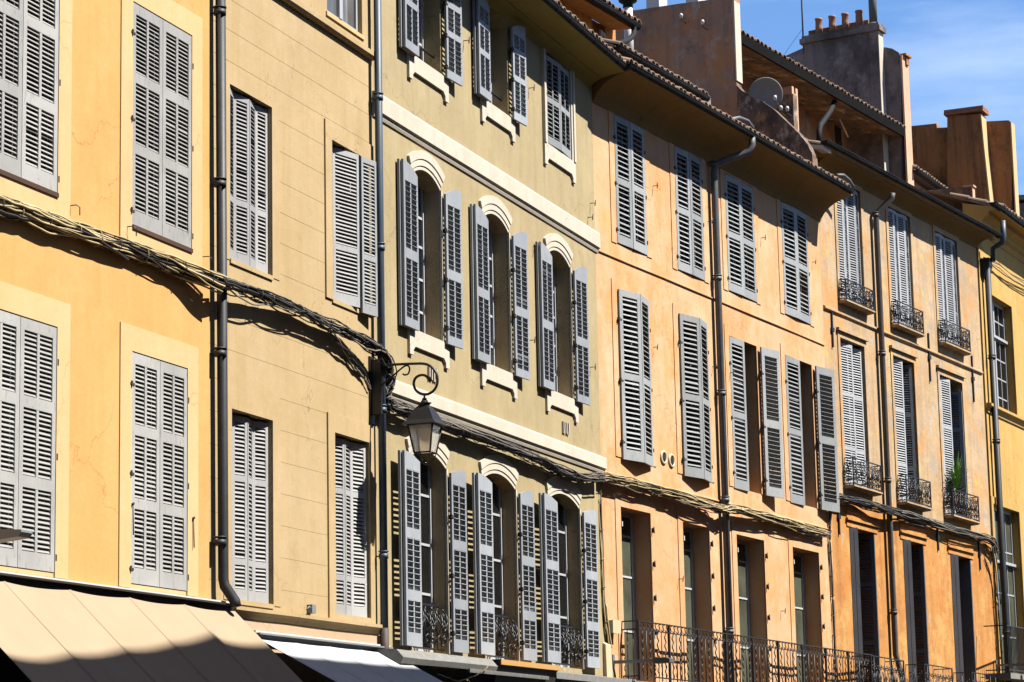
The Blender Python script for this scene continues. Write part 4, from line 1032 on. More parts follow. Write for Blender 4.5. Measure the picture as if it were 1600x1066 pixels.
def smooth(pts, k=5):
    out = []
    for i in range(len(pts) - 1):
        p0, p1, p2, p3 = pts[max(0, i - 1)], pts[i], pts[i + 1], pts[min(len(pts) - 1, i + 2)]
        for j in range(k):
            t = j / k
            out.append(tuple(0.5 * ((2 * b) + (-a + c) * t + (2 * a - 5 * b + 4 * c - d) * t * t + (-a + 3 * b - 3 * c + d) * t ** 3) for a, b, c, d in zip(p0, p1, p2, p3)))
    out.append(tuple(pts[-1])); return out

# ================================================================== rooftops
def prism_px(H, F, px, s_a, s_b, name, mat, parent=None):
    """Wall standing across the roof: outline read off at plane s_a, real thickness to s_b."""
    poly = [F.pixs(x, y, s_a) for x, y in px]
    mb = MB(F); mb.prism(poly, 0, s_a, s_b)
    return mb.build(name, mat, parent or H.root)
# gable wall and swept parapet between houses D and E
sJ = HD.s1 - 0.86
prism_px(HD, FD, [(940, 22), (1000, 15), (1060, 6), (1147, -5), (1148, 126), (1151, 134), (1155, 250), (940, 250)], sJ - 0.02, sJ + 0.26, 'gable_wall', 'gable_brown')
prism_px(HD, FD, [(1148.2, 120), (1151, 133), (1158, 141), (1172, 149), (1190, 158), (1208, 170), (1228, 189), (1248, 208), (1262, 226), (1269, 240), (1270.5, 262), (1271, 284), (1150, 226)], sJ - 0.015, sJ + 0.24, 'parapet', 'gable_black')
n_, z_ = FD.pixs(1148, 60, sJ)
mb = MB(FD); mb.box(sJ - 0.022, sJ + 0.262, FD.pixs(1147, 60, sJ - 0.02)[0] + 0.001, FD.pixs(1147, 60, sJ - 0.02)[0] + 0.03, FD.pixs(1148, 126, sJ - 0.02)[1], FD.pixs(1147, -5, sJ - 0.02)[1]); mb.build('gable_front', 'stone_cream', HD.root)  # sunlit front edge painted in as a cream strip
def insulator(H, F, x, y, s):
    n, z = F.pixs(x, y, s); mb = MB(F)
    mb.lathe((s - 0.10, n, z), [(0.02, -0.05), (0.034, -0.045), (0.03, -0.01), (0.04, 0.0), (0.034, 0.03), (0.024, 0.045), (0.02, 0.05)], 10)
    o = mb.build('insulator', 'white_ceramic', H.root)
    mb = MB(F); mb.tube([(s, n + 0.06, z - 0.14), (s - 0.06, n + 0.05, z - 0.13), (s - 0.10, n, z - 0.09), (s - 0.10, n, z - 0.04)], 0.008, 5); mb.build('hook', 'iron_rust', o)
insulator(HD, FD, 1067.5, 27, sJ - 0.02); insulator(HD, FD, 1101, 37, sJ - 0.02)
# attic storey set back on D
nA = -1.2
zA = FD.pix(960, 22.5, nA)[1]; sA1 = FD.pix(995, 45, nA)[0]; sAw = FD.pix(962, 60, nA - 0.5)[0]
mb = MB(FD); zroof = zgd + 0.3
s_w0, s_w1 = FD.pix(925, 45, nA - 0.5)[0], FD.pix(946, 55, nA - 0.5)[0]
mb.box(s_w1, sAw, nA - 0.9, nA - 0.5, zroof, zA + 0.1); mb.box(-4.0, s_w0, nA - 0.9, nA - 0.5, zroof, zA + 0.1); mb.box(s_w0, s_w1, nA - 0.9, nA - 0.62, zroof, zA + 0.1)
mb.box(-4.0, sAw, -6, nA - 0.9, zroof, zA + 0.1)
att = mb.build('attic_wall', 'plaster_rust', HD.root)
leaf(FD, att, s_w1 - 0.02, nA - 0.50, PI - 0.15, (s_w1 - s_w0) * 0.55, zroof + 0.3, zA - 0.12, (0, 1), 1, 0.08, 'shutter_mid', -1)
mb = MB(FD); mb.sweep([(nA - 0.5, zA + 0.02), (nA - 0.06, zA - 0.03), (nA - 0.06, zA + 0.02), (nA - 0.5, zA + 0.14)], -4, sA1 - 0.05); mb.build('soffit', 'plaster_rust', HD.root)
gutter(HD, -4, sA1, nA + 0.02, zA + 0.02)
tiles(HD, -4, sA1, nA + 0.02, zA + 0.06, nA - 2.2, zA + 0.95, courses=2)
sf_, zf_ = FD.pix(983, 75, -1.7)
mb = MB(FD); zt_ = FD.pix(983, 8, -1.7)[1]
mb.tube([(sf_, -1.7, zf_ - 0.4), (sf_, -1.7, zt_)], 0.085, 14); fl = mb.build('flue_pipe', 'white_paint', HD.root)
mb = MB(FD); mb.lathe((sf_, -1.7, zt_), [(0.07, -0.10), (0.10, -0.06), (0.09, 0.0), (0.17, 0.05), (0.18, 0.09), (0.08, 0.14), (0.02, 0.16)], 14); mb.build('cowl', 'gutter', fl)
# elbow pipe at the attic gutter
s_, z_ = FD.pix(989, 46, nA)
pipe_run(HD, smooth([(FD.pix(x, y, n)[0], n, FD.pix(x, y, n)[1]) for x, y, n in ((990, 42, -1.18), (990, 54, -1.15), (981, 63, -0.95), (966, 69, -0.6), (961, 76, -0.4))], 4), 0.05, 'gutter')
# second roof step with its own gutter
n2 = -0.35; z2 = FD.pix(1034, 113, n2)[1]; s20, s21 = FD.pix(964, 71, n2)[0], FD.pix(1104, 154, n2)[0]
gutter(HD, s20, s21, n2, z2)
tiles(HD, s20, s21, n2 - 0.03, z2 + 0.03, -3.4, z2 + 1.2)
mb = MB(FD); mb.box(s20, s21, n2 - 0.4, n2 - 0.06, z2 - 0.5, z2 - 0.02); mb.build('roof_step', 'gable_brown', HD.root)
sa_, za_ = FD.pix(1066, 128, -0.7); sb_ = FD.pix(1104, 145, -0.7)[0]
mb = MB(FD); mb.prism([(-1.5, za_ - 0.05), (-0.62, za_ - 0.22), (-0.62, za_ - 0.02), (-1.5, za_ + 0.15)], 0, sa_ - 0.25, sb_); mb.build('coping', 'slab', HD.root)
# pipe bends lying in the gutters
for Fq, Hq, pts in ((FD, HD, ((1140, 187), (1155, 184), (1168, 189), (1176, 200))), (FE, HE, ((1307, 274), (1318, 274), (1327, 282), (1333, 292)))):
    mb = MB(Fq); mb.tube([(*[Fq.pix(x, y, 0.42)[0]], 0.42, Fq.pix(x, y, 0.42)[1]) for x, y in pts], 0.035, 8); mb.build('roof_pipe', 'pipe_zinc', Hq.root)
# pale flues beyond the gable
for x0, x1, y in ((1010, 1030, -4), (1072, 1091, -8)):
    n_a, z_ = FD.pixs(x1, 12, sJ + 1.0); n_b = FD.pixs(x0, 12, sJ + 1.0)[0]
    mb = MB(FD); mb.box(sJ + 1.0, sJ + 1.4, n_b, n_a, z_ - 1.0, z_ + 0.5); mb.build('chimney', 'white_paint', HD.root)

# loggia under a deep roof on E
nL = -1.6
sL0, zL = FE.pix(1150, 61, nL); sL0 += 0.12; sL1 = HE.s1 - 0.02
zR0 = zgE + 0.55
mb = MB(FE)
mb.prism([(nL, zL - 0.02), (nL, zL + 0.13), (nL - 3.2, zL + 1.1), (nL - 3.2, zL + 0.9), (nL - 1.2, zL + 0.18)], 0, sL0, sL1)
lr = mb.build('loggia_roof', 'gable_black', HE.root)
mb = MB(FE)
mb.box(sL0, sL1, nL - 1.5, nL - 1.25, zR0 - 0.6, zL + 0.26)
lw = mb.build('loggia_wall', 'gable_brown', HE.root)
for x0, x1, y0_, y1_ in ((1224, 1236, 168, 215), (1300, 1312, 172, 235), (1340, 1362, 205, 262)):
    s0, z1 = FE.pix(x0, y0_, nL - 1.25); s1 = FE.pix(x1, y0_, nL - 1.25)[0]; z0 = FE.pix(x0, y1_, nL - 1.25)[1]
    mb = MB(FE); mb.box(s0, s1, nL - 1.26, nL - 1.235, z0, z1); wv = mb.build('window', 'dark_wood_and_shade', HE.root)
    mb = MB(FE); mb.box(s0 - 0.07, s0, nL - 1.26, nL - 1.21, z0, z1); mb.box(s1, s1 + 0.07, nL - 1.26, nL - 1.21, z0, z1); mb.box(s0 - 0.07, s1 + 0.07, nL - 1.26, nL - 1.20, z1 + 0.001, z1 + 0.08); mb.build('frame', 'gable_brown', wv)
mb = MB(FE); mb.prism([(nL + 0.001, zL - 0.05), (nL + 0.05, zL - 0.05), (nL + 0.07, zL + 0.14), (nL + 0.001, zL + 0.14)], 0, sL0, sL1 - 0.1); mb.build('fascia', 'black_board', HE.root)
tiles(HE, sL0, sL1, nL + 0.0, zL + 0.15, nL - 3.2, zL + 1.15, courses=2)
s_, z_ = FE.pix(1248, 200, nL); mb = MB(FE); zt_ = FE.pix(1248, 139, nL)[1]
mb.box(s_ - 0.13, s_ + 0.14, nL - 0.32, nL - 0.06, z_ - 1.0, zt_ - 0.12); mb.box(s_ - 0.13, s_ - 0.04, nL - 0.32, nL - 0.06, zt_ - 0.12, zt_ + 0.02); mb.box(s_ + 0.05, s_ + 0.14, nL - 0.32, nL - 0.06, zt_ - 0.12, zt_ + 0.02)
mb.build('pier', 'pink', HE.root)
pp = [(*[FE.pix(x, y, n)[0]], n, FE.pix(x, y, n)[1]) for x, y, n in ((1304, 160, -1.75), (1296, 176, -1.6), (1282, 196, -1.4), (1280, 205, -1.35), (1280, 230, -1.35))]
pipe_run(HE, pp, 0.06, 'gutter')
a_, b_ = FE.pix(1312, 186, -2.0), FE.pix(1325, 214, -2.0)
mb = MB(FE); mb.tube([(a_[0], -2.0, a_[1]), (b_[0], -2.0, b_[1])], 0.02, 6); mb.build('brace', 'pink', HE.root)
s_, z_ = FE.pix(1268, 222, 0.3); s2_ = FE.pix(1300, 226, 0.3)[0]
mb = MB(FE); mb.prism([(-0.6, z_ + 0.06), (0.42, z_ - 0.10), (0.42, z_ - 0.02), (-0.6, z_ + 0.16)], 0, ge0 - 0.02, ge0 + 0.36); mb.build('coping', 'stone_cream', HE.root)
# satellite dish behind the parapet
n_d, z_d = FD.pixs(1196, 148, sJ + 0.7); cD = FD.P(sJ + 0.7, n_d, z_d)
dish = empty('satellite_dish', FD, sJ + 0.7, n_d, z_d - 0.6, 'pale grey round satellite dish half hidden behind the sooty curved parapet', 'satellite dish')
ax = (Vector((0, 0, 1.7)) - cD).normalized(); ax = (ax + Vector((-0.12, 0.0, 0.12))).normalized()
tx = ax.cross(Vector((0, 0, 1))).normalized(); ty = tx.cross(ax)
class WF:                       # plain world frame
    def P(self, a, b, c): return Vector((a, b, c))
mb = MB(WF()); rD = 0.34
mb.xf = lambda a, b, c: tuple(cD + tx * a + ty * b + ax * c)
mb.lathe((0, 0, 0), [(0.02, -0.07), (0.15, -0.06), (0.28, -0.035), (rD, 0.0), (rD + 0.01, -0.005), (rD, -0.015), (0.28, -0.05), (0.15, -0.075), (0.02, -0.085)], 28)
mb.build('reflector', 'dish', dish)
mb = MB(WF()); mb.tube([tuple(cD - ty * rD * 0.95), tuple(cD - ty * rD * 0.5 + ax * 0.3)], 0.012, 6); mb.build('arm', 'pipe_zinc', dish)
mb = MB(WF()); mb.tube([tuple(cD - ax * 0.08), tuple(cD - ax * 0.16), tuple(cD - ax * 0.16 - Vector((0, 0, 1.0)))], 0.03, 8); mb.build('mast', 'pipe_zinc', dish)
for x, y in ((1214, 155), (1223, 171), (1233, 172)): insulator(HE, FD, x, y, sJ + 0.5)
mb = MB(FD); a_, b_ = FD.pixs(1216, 150, sJ + 1.1), FD.pixs(1241, 200, sJ + 1.1); mb.box(sJ + 1.1, sJ + 1.3, a_[0], b_[0], b_[1] - 0.6, a_[1]); mb.build('loggia_wall', 'gable_black', HE.root)

# big chimney stack and the party wall between E and F
e = HE.s1
nf, z_a = FE.pixs(1372, 60, e - 0.25); nbk, _ = FE.pixs(1256, 60, e - 0.25); zt = FE.pixs(1372, 48, e - 0.25)[1]; zlow = zR0 - 0.3
mb = MB(FE); mb.box(e - 0.25, e - 0.003, nbk, nf, zlow, zt); chm = mb.build('chimney', 'chimney_grey', HE.root)
mb = MB(FE); mb.box(e - 0.33, e + 0.06, nbk - 0.08, nf + 0.08, zt + 0.001, zt + 0.12); mb.box(e - 0.29, e + 0.02, nbk - 0.04, nf + 0.04, zt + 0.121, zt + 0.19)
zm = FE.pixs(1372, 168, e - 0.25)[1]; mb.box(e - 0.30, e - 0.004, nbk, nf + 0.07, zm - 0.06, zm + 0.03) if False else None; mb.build('coping', 'chimney_grey', chm)
mb = MB(FE); mb.box(e - 0.252, e - 0.001, nf, nf + 0.015, zlow, zt - 0.005); mb.build('front', 'stone_cream', chm)  # pale panel paints the stack's front as sunlit
for x, r_ in ((1279, 0.085), (1300, 0.085), (1320.5, 0.085), (1342.5, 0.088)):
    n_ = FE.pixs(x, 30, e - 0.13)[0]
    mb = MB(FE); mb.lathe((e - 0.13, n_, zt + 0.19), [(r_ * 1.08, 0), (r_ * 1.0, 0.2), (r_ * 0.92, 0.36), (r_ * 1.05, 0.37), (r_ * 1.05, 0.41), (r_ * 0.8, 0.41), (r_ * 0.75, 0.2)], 14); mb.build('chimney_pot', 'terracotta_pot', chm)
mb = MB(FE); nA_, nB_ = FE.pixs(1262, 30, e - 0.06)[0], FE.pixs(1356, 30, e - 0.06)[0]
mb.box(e - 0.05, e + 0.03, nA_, nB_, zt + 0.27, zt + 0.38)
for k in range(5):
    q = nA_ + (nB_ - nA_) * (k + 0.1) / 5; mb.box(e - 0.05, e + 0.03, q, q + 0.09, zt + 0.19, zt + 0.269)
mb.build('mitre', 'gable_rust', chm)
n_ = FE.pixs(1364, 20, e - 0.13)[0]; mb = MB(FE); mb.tube([(e - 0.13, n_, zt + 0.1), (e - 0.13, n_, zt + 1.5)], 0.095, 16); mb.lathe((e - 0.13, n_, zt + 0.19), [(0.15, 0), (0.13, 0.03), (0.1, 0.05)], 14); mb.build('flue_pipe', 'pipe_zinc', chm)
pw = prism_px(HE, FE, [(1383, 74), (1394, 76), (1404, 82), (1408, 90), (1409, 330), (1250, 330), (1250, 90), (1370, 74)], e, e + 0.34, 'party_wall', 'chimney_grey')
n1, zt1 = FE.pixs(1408.5, 84, e); _, zb1 = FE.pixs(1409, 330, e)
mb = MB(FE); mb.box(e - 0.002, e + 0.345, n1 - 0.03, n1 + 0.012, zb1, zt1 - 0.03); mb.build('party_wall_front', 'pink', HE.root)  # pink panel puts sunlight into the front's colour, flank stays dark
mb = MB(FE); mb.box(e + 0.05, e + 0.38, n1 - 0.35, n1 + 0.09, zt1 - 0.028, zt1 + 0.02); mb.box(e + 0.16, e + 0.30, n1 - 0.02, n1 + 0.05, zt1 - 0.22, zt1 - 0.03); mb.build('coping', 'gable_rust', HE.root)
mb = MB(FE); a_, b_ = FE.pixs(1222, 90, e - 0.1), FE.pixs(1257, 74, e - 0.1)
mb.prism([(a_[0], a_[1]), (b_[0], b_[1]), (b_[0], zlow), (a_[0] + 0.02, zlow)], 0, e - 0.1, e + 0.2); mb.build('chimney', 'chimney_grey', HE.root)
n_, z_ = FE.pixs(1254.5, 50, e - 0.14)
ant = empty('aerial_mast', FE, e - 0.14, n_, z_ - 0.6, 'thin grey aerial mast stayed by a wire beside the chimney with four pots', 'aerial')
mb = MB(FE); mb.tube([(e - 0.14, n_, z_ - 0.5), (e - 0.14, n_, z_ + 2.2)], 0.02, 8); mb.build('pole', 'pipe_zinc', ant)
mb = MB(FE); g = FE.pixs(1226, 84, e - 0.1); mb.tube([(e - 0.14, n_, z_ + 0.08), (e - 0.1, g[0], g[1])], 0.006, 4); mb.build('guy_wire', 'pipe_zinc', ant)

# far gable and leaning chimney on F
s2 = 3.6
prism_px(HF, FF, [(1400, 200), (1425, 197), (1463, 193), (1464, 200), (1482, 199), (1536, 190), (1576, 188), (1579, 191), (1581, 240), (1581, 400), (1400, 400)], s2, s2 + 0.33, 'gable_wall', 'gable_rust')
n1, zt1 = FF.pixs(1578, 190, s2); zb1 = FF.pixs(1581, 400, s2)[1]
mb = MB(FF); mb.box(s2 - 0.003, s2 + 0.335, n1, n1 + 0.03, zb1, zt1 - 0.01); mb.build('gable_front', 'surround_orange', HF.root)
sC = s2 - 0.45
P = [FF.pixs(x, y, sC) for x, y in ((1480, 181), (1531, 178), (1536, 230), (1549, 350), (1480, 350))]
mb = MB(FF); mb.prism(P, 0, sC, s2 - 0.002); ch2 = mb.build('chimney', 'gable_rust', HF.root)
mb = MB(FF)
q = [P[1], P[2], P[3]]
for u, v in zip(q[:-1], q[1:]):
    mb.prism([(u[0], u[1]), (u[0] + 0.03, u[1]), (v[0] + 0.03, v[1]), (v[0], v[1])], 0, sC - 0.002, s2 - 0.004)
mb.build('front', 'surround_orange', ch2)  # lit strip put into colour along the chimney front
a_, b_ = P[0], P[1]
mb = MB(FF)
for k in range(2):
    mb.box(sC - 0.09 + 0.03 * k, s2 + 0.05 - 0.03 * k, a_[0] - 0.06, b_[0] + 0.10, a_[1] + 0.001 + 0.07 * k, a_[1] + 0.06 + 0.07 * k)
mb.build('coping', 'terracotta_pot', ch2)
# upper eave and low parapet between them
nU = -1.45; sU0, zU = FF.pix(1405, 246, nU); sU1 = FF.pix(1500, 297, nU)[0]
sU0 = 0.36
gutter(HF, sU0, sU1, nU, zU - 0.02); tiles(HF, sU0, sU1, nU - 0.03, zU + 0.02, nU - 2.0, zU + 0.8, courses=2)
mb = MB(FF); mb.box(sU0, sU1 - 0.1, nU - 0.6, nU - 0.35, zU - 2.0, zU - 0.03); mb.build('attic_wall', 'pink', HF.root)
prism_px(HF, FF, [(1438, 299), (1518, 290), (1519, 345), (1438, 345)], 0.42, 0.62, 'parapet', 'gable_black')
n_, z_ = FF.pixs(1518, 291, 0.42); mb = MB(FF); mb.box(0.418, 0.622, n_, n_ + 0.02, z_ - 0.9, z_ - 0.01); mb.box(0.40, 0.64, n_ - 0.2, n_ + 0.05, z_ - 0.008, z_ + 0.03); mb.build('parapet_front', 'pink', HF.root)
n_, z_ = FF.pixs(1548, 360, 0.9)
HG = House(FF, 1700, 1900, 9, 'grey roofed far house just showing at the right edge beyond the orange gable', 'chimney_grey', s0=HF.s1 + 0.01, s1=HF.s1 + 9, depth=8)
HG.zt = FF.pixs(1592, 318, HF.s1 + 0.01)[1]; HG.n0 = -0.3
HG.hole(HF.s1 + 2, HF.s1 + 3.1, 5.0, 7.0, 0.2); HG.wall()
mb = MB(FF); mb.prism([(-9, HG.zt + 0.5), (-0.2, HG.zt + 0.001), (-0.2, HG.zt + 0.12), (-9, HG.zt + 0.7)], 0, HF.s1 + 0.01, HF.s1 + 9); mb.build('roof', 'slab', HG.root)

# roofs over the two left houses, above the picture
for H in (HA, HB):
    F = H.F; gz = H.zt + 0.25
    cove(H, H.s0, H.s1, H.zt - 0.05, 0.4, gz, H.mat, sag=0.0, groove=False); gutter(H, H.s0, H.s1, 0.34, gz)
    mb = MB(F); mb.prism([(0.4, gz), (-4.5, gz + 1.9), (-9.2, gz), (-9.2, gz - 0.1), (0.4, gz - 0.1)], 0, H.s0, H.s1); mb.build('roof', 'tile', H.root)
for H, gz, n_ in ((HC, zgc + 1.45, -3.2), (HD, z2 + 1.2, -3.4), (HE, zL + 1.1, -4.8), (HF, zgF + 1.0, -2.2)):
    mb = MB(H.F); mb.prism([(n_ + 0.05, gz - 0.08), (-9.2, gz - 2.0), (-9.2, gz - 2.4), (n_ + 0.05, gz - 0.6)], 0, H.s0 + 0.01, H.s1 - 0.01); mb.build('roof', 'tile', H.root)

# ================================================================== street lantern
sl = FA.pix(590, 600)[0]
lamp = empty('wall_lantern', FA, sl, 0, FA.pix(590, 600)[1], 'black iron street lantern hanging from a scrolled wall bracket between tan and olive houses', 'street lamp')
mb = MB(FA)
nP, zP1 = FA.pixs(597, 562, FA.pix(580, 600)[0]); sP = FA.pix(579, 600)[0]; zP0 = FA.pix(579, 648)[1]; zP1 = FA.pix(579, 563)[1]
mb.box(sP - 0.03, sP + 0.03, 0.0, 0.15, zP0, zP1); mb.box(sP - 0.07, sP + 0.07, 0.0, 0.02, zP0 - 0.12, zP1 + 0.04)
mb.build('bracket_plate', 'iron', lamp)
def lp(x, y): n, z = FA.pixs(x, y, sP); return (sP, n, z)
arm = [(596, 571), (620, 569.5), (645, 568.5), (662, 568.5), (672, 572), (680, 580), (683.5, 591), (682.5, 602), (677, 611), (668, 616), (658, 615.5), (650, 610), (646.5, 601), (648.5, 592), (655, 587), (663, 586.5), (669, 590.5)]
mb = MB(FA); mb.tube(smooth([lp(*p) for p in arm], 4), 0.017, 8)
mb.tube([lp(669, 590), lp(673, 596)], 0.026, 8)
mb.build('bracket_arm', 'iron', lamp)
mb = MB(FA); mb.tube(smooth([lp(*p) for p in ((594, 604), (606, 594), (620, 582), (631, 573), (637, 571.5), (640, 576), (638, 584), (632, 586), (629.5, 584))], 4), 0.011, 8); mb.build('bracket_brace', 'iron', lamp)
_, nl, zl0 = lp(663, 615.5)
tp = zl0 - 0.02
def zpx(y): return FA.pixs(663, y, sP)[1]
mb = MB(FA); mb.tube([(sP, nl, zl0), (sP, nl, zpx(628))], 0.012, 8)
mb.lathe((sP, nl, zpx(624)), [(0.012, -0.02), (0.03, -0.01), (0.03, 0.01), (0.012, 0.02)], 10)
mb.lathe((sP, nl, zpx(636)), [(0.05, -0.02), (0.06, 0.0), (0.075, 0.035), (0.095, 0.05), (0.05, 0.055), (0.045, 0.075), (0.02, 0.095)], 8); mb.build('finial', 'iron', lamp)
def frustum(mb, w0, z0, w1, z1, w2=None):
    for (sx, sy), (tx_, ty_) in zip(((-1, -1), (1, -1), (1, 1), (-1, 1)), ((1, -1), (1, 1), (-1, 1), (-1, -1))):
        mb.quad((sP + sx * w0, nl + sy * w0, z0), (sP + tx_ * w0, nl + ty_ * w0, z0), (sP + tx_ * w1, nl + ty_ * w1, z1), (sP + sx * w1, nl + sy * w1, z1))
zr0, zr1, zb0_ = zpx(664), zpx(638), zpx(708)
mb = MB(FA); frustum(mb, 0.225, zr0 - 0.005, 0.175, zr0 + 0.05); frustum(mb, 0.175, zr0 + 0.05, 0.105, zr1 - 0.02); frustum(mb, 0.105, zr1 - 0.02, 0.06, zr1 + 0.03); frustum(mb, 0.225, zr0 - 0.006, 0.16, zr0 - 0.02)
mb.quad(*[(sP + a * 0.175, nl + b * 0.175, zr0 + 0.03) for a, b in ((-1, -1), (1, -1), (1, 1), (-1, 1))])
mb.build('lamp_roof', 'iron', lamp)
wt, wb = 0.165, 0.105
mb = MB(FA); mb.box(sP - 0.03, sP + 0.03, nl - 0.03, nl + 0.03, zr0 - 0.2, zr0 + 0.02); mb.build('bulb_holder', 'white_ceramic', lamp)
for a, b in ((-1, -1), (1, -1), (1, 1), (-1, 1)):
    mb = MB(FA); mb.tube([(sP + a * wt, nl + b * wt, zr0), (sP + a * wb, nl + b * wb, zb0_)], 0.012, 6)
    mb.tube([(sP + a * wb, nl + b * wb, zb0_), (sP + a * wb * 0.9, nl + b * wb * 0.9, zb0_ - 0.05), (sP + a * 0.03, nl + b * 0.03, zb0_ - 0.13)], 0.007, 5); mb.build('glazing_bar', 'iron', lamp)
mb = MB(FA)
for (a, b), (c, d) in zip(((-1, -1), (1, -1), (1, 1), (-1, 1)), ((1, -1), (1, 1), (-1, 1), (-1, -1))):
    mb.tube([(sP + a * wb, nl + b * wb, zb0_), (sP + c * wb, nl + d * wb, zb0_)], 0.011, 6); mb.tube([(sP + a * wt, nl + b * wt, zr0), (sP + c * wt, nl + d * wt, zr0)], 0.011, 6)
mb.lathe((sP, nl, zb0_ - 0.15), [(0.01, 0), (0.03, 0.02), (0.01, 0.04)], 8)
mb.build('lamp_frame', 'iron', lamp)
for a, b, c, d in ((-1, -1, 1, -1), (1, -1, 1, 1), (1, 1, -1, 1), (-1, 1, -1, -1)):
    mb = MB(FA); g = 0.985
    mb.quad((sP + a * wb * g, nl + b * wb * g, zb0_ + 0.012), (sP + c * wb * g, nl + d * wb * g, zb0_ + 0.012), (sP + c * wt * g, nl + d * wt * g, zr0 - 0.012), (sP + a * wt * g, nl + b * wt * g, zr0 - 0.012)); mb.build('pane', 'lantern_glass', lamp)

# ================================================================== cable bundles
def bundle(name, label, pts, Rb, N, mat, r=(0.006, 0.013), ties=0.45, droop=0.02, group='cable bundles strung along the facades', flat=1.0):
    """pts: (frame, x, y, n) points read on the facades; N strands wander within the radius."""
    W = [fr.P(fr.pix(x, y, n)[0], n, fr.pix(x, y, n)[1]) for fr, x, y, n in pts]
    base = [Vector(p) for p in smooth([tuple(w) for w in W], 14)]
    mb = MB(WF()); mb.smooth = True
    L = len(base)
    for i in range(N):
        a0_ = random.uniform(0, 2 * PI); rad = Rb * math.sqrt(random.uniform(0.05, 1.0)); rs = random.uniform(*r)
        ph = [random.uniform(0, 6.28) for _ in range(4)]; tw = random.uniform(-0.06, 0.06)
        sagp = random.random() < 0.22; sg0 = random.randint(0, L); P = []
        lo, hi = 0, L
        if random.random() < 0.25:
            lo = random.randint(0, L // 2); hi = random.randint(lo + L // 4, L)
        for k in range(lo, hi, 1):
            p = base[k]; t = (base[min(k + 1, L - 1)] - base[max(k - 1, 0)]).normalized()
            up = Vector((0, 0, 1)); up = (up - t * up.dot(t)).normalized(); sd_ = t.cross(up)
            a = a0_ + tw * k + 0.5 * math.sin(k * 0.09 + ph[0]); rr = rad * (1 + 0.28 * math.sin(k * 0.11 + ph[1]))
            q = p + up * (math.sin(a) * rr + 0.004 * math.sin(k * 0.9 + ph[2]) + 0.008 * math.sin(k * 0.31 + ph[3])) + sd_ * (math.cos(a) * rr * flat)
            if sagp: q = q - Vector((0, 0, 1)) * droop * 3 * max(0.0, math.sin((k - sg0) * 0.12)) ** 2
            P.append(tuple(q))
        if len(P) > 3: mb.tube(P, rs, 5)
    # ties
    d = 0.0; nxt = ties * 0.5
    for k in range(1, L - 1):
        d += (base[k] - base[k - 1]).length
        if d > nxt:
            nxt += ties * random.uniform(0.7, 1.3)
            t = (base[k + 1] - base[k - 1]).normalized(); up = Vector((0, 0, 1)); up = (up - t * up.dot(t)).normalized(); s_ = t.cross(up)
            ring = [tuple(base[k] + (up * math.cos(q * PI / 5) + s_ * math.sin(q * PI / 5) * flat) * Rb * 1.12 + t * 0.004 * q) for q in range(11)]
            mb.tube(ring, 0.006, 4)
    o = mb.build(name, mat, None, tuple(base[0]))
    return tag(o, label, 'cables', group)
bundle('cable_bundle', 'thick tan and black cable bundle sagging across the orange house', [(FA, -420, 150, 0.11), (FA, -230, 235, 0.11), (FA, -60, 296, 0.11), (FA, 0, 322, 0.085), (FA, 50, 336, 0.085), (FA, 120, 361, 0.085), (FA, 200, 390, 0.085), (FA, 270, 415, 0.11), (FA, 345, 441, 0.24)], 0.078, 60, 'cable_tan')
bundle('cable_bundle', 'loose cable bundle sagging across the tan house towards the lantern bracket', [(FA, 343, 440, 0.24), (FA, 390, 455, 0.16), (FA, 450, 477, 0.13), (FA, 505, 503, 0.12), (FA, 545, 520, 0.13), (FA, 580, 538, 0.18), (FA, 603, 556, 0.22), (FA, 611, 580, 0.2), (FA, 608, 605, 0.17), (FA, 604, 625, 0.14), (FA, 613, 640, 0.12)], 0.06, 30, 'cable_dark', droop=0.03)
bundle('cable_bundle', 'slack black cables dropping from the bundle to the lantern bracket plate', [(FA, 512, 512, 0.12), (FA, 528, 530, 0.09), (FA, 545, 552, 0.06), (FA, 560, 570, 0.05), (FA, 572, 590, 0.04), (FA, 580, 606, 0.04)], 0.05, 6, 'cable_dark', ties=9)
bundle('cable_bundle', 'dark cable bundle running under the lower cream band of the olive house', [(FA, 600, 628, 0.12), (FA, 625, 638, 0.13), (FA, 665, 652, 0.13), (FA, 720, 674, 0.12), (FA, 780, 694, 0.12), (FA, 840, 718, 0.12), (FA, 880, 738, 0.12), (FA, 910, 747, 0.12), (FA, 940, 746, 0.12)], 0.07, 44, 'cable_dark')
bundle('cable_bundle', 'brownish cable bundle sagging across the salmon house above its French windows', [(FD, 938, 744, 0.12), (FD, 975, 752, 0.12), (FD, 1020, 765, 0.12), (FD, 1070, 778, 0.12), (FD, 1110, 790, 0.14), (FD, 1130, 796, 0.2), (FD, 1150, 796, 0.16), (FD, 1200, 808, 0.12), (FD, 1250, 823, 0.1), (FD, 1293, 834, 0.1)], 0.07, 40, 'cable_tan')
bundle('cable_bundle', 'dark cable bundle running across the ochre house under its middle windows', [(FE, 1302, 773, 0.1), (FE, 1312, 777, 0.12), (FE, 1345, 786, 0.13), (FE, 1385, 797, 0.2), (FE, 1420, 806, 0.13), (FE, 1470, 822, 0.12), (FE, 1520, 836, 0.12), (FE, 1548, 844, 0.14), (FE, 1557, 862, 0.1)], 0.07, 36, 'cable_dark')
bundle('cable_bundle', 'vertical black cables hanging down beside the rightmost dark downpipe', [(FF, 1550, 855, 0.1), (FF, 1556, 900, 0.07), (FF, 1560, 960, 0.07), (FF, 1566, 1066, 0.07)], 0.06, 8, 'cable_dark')
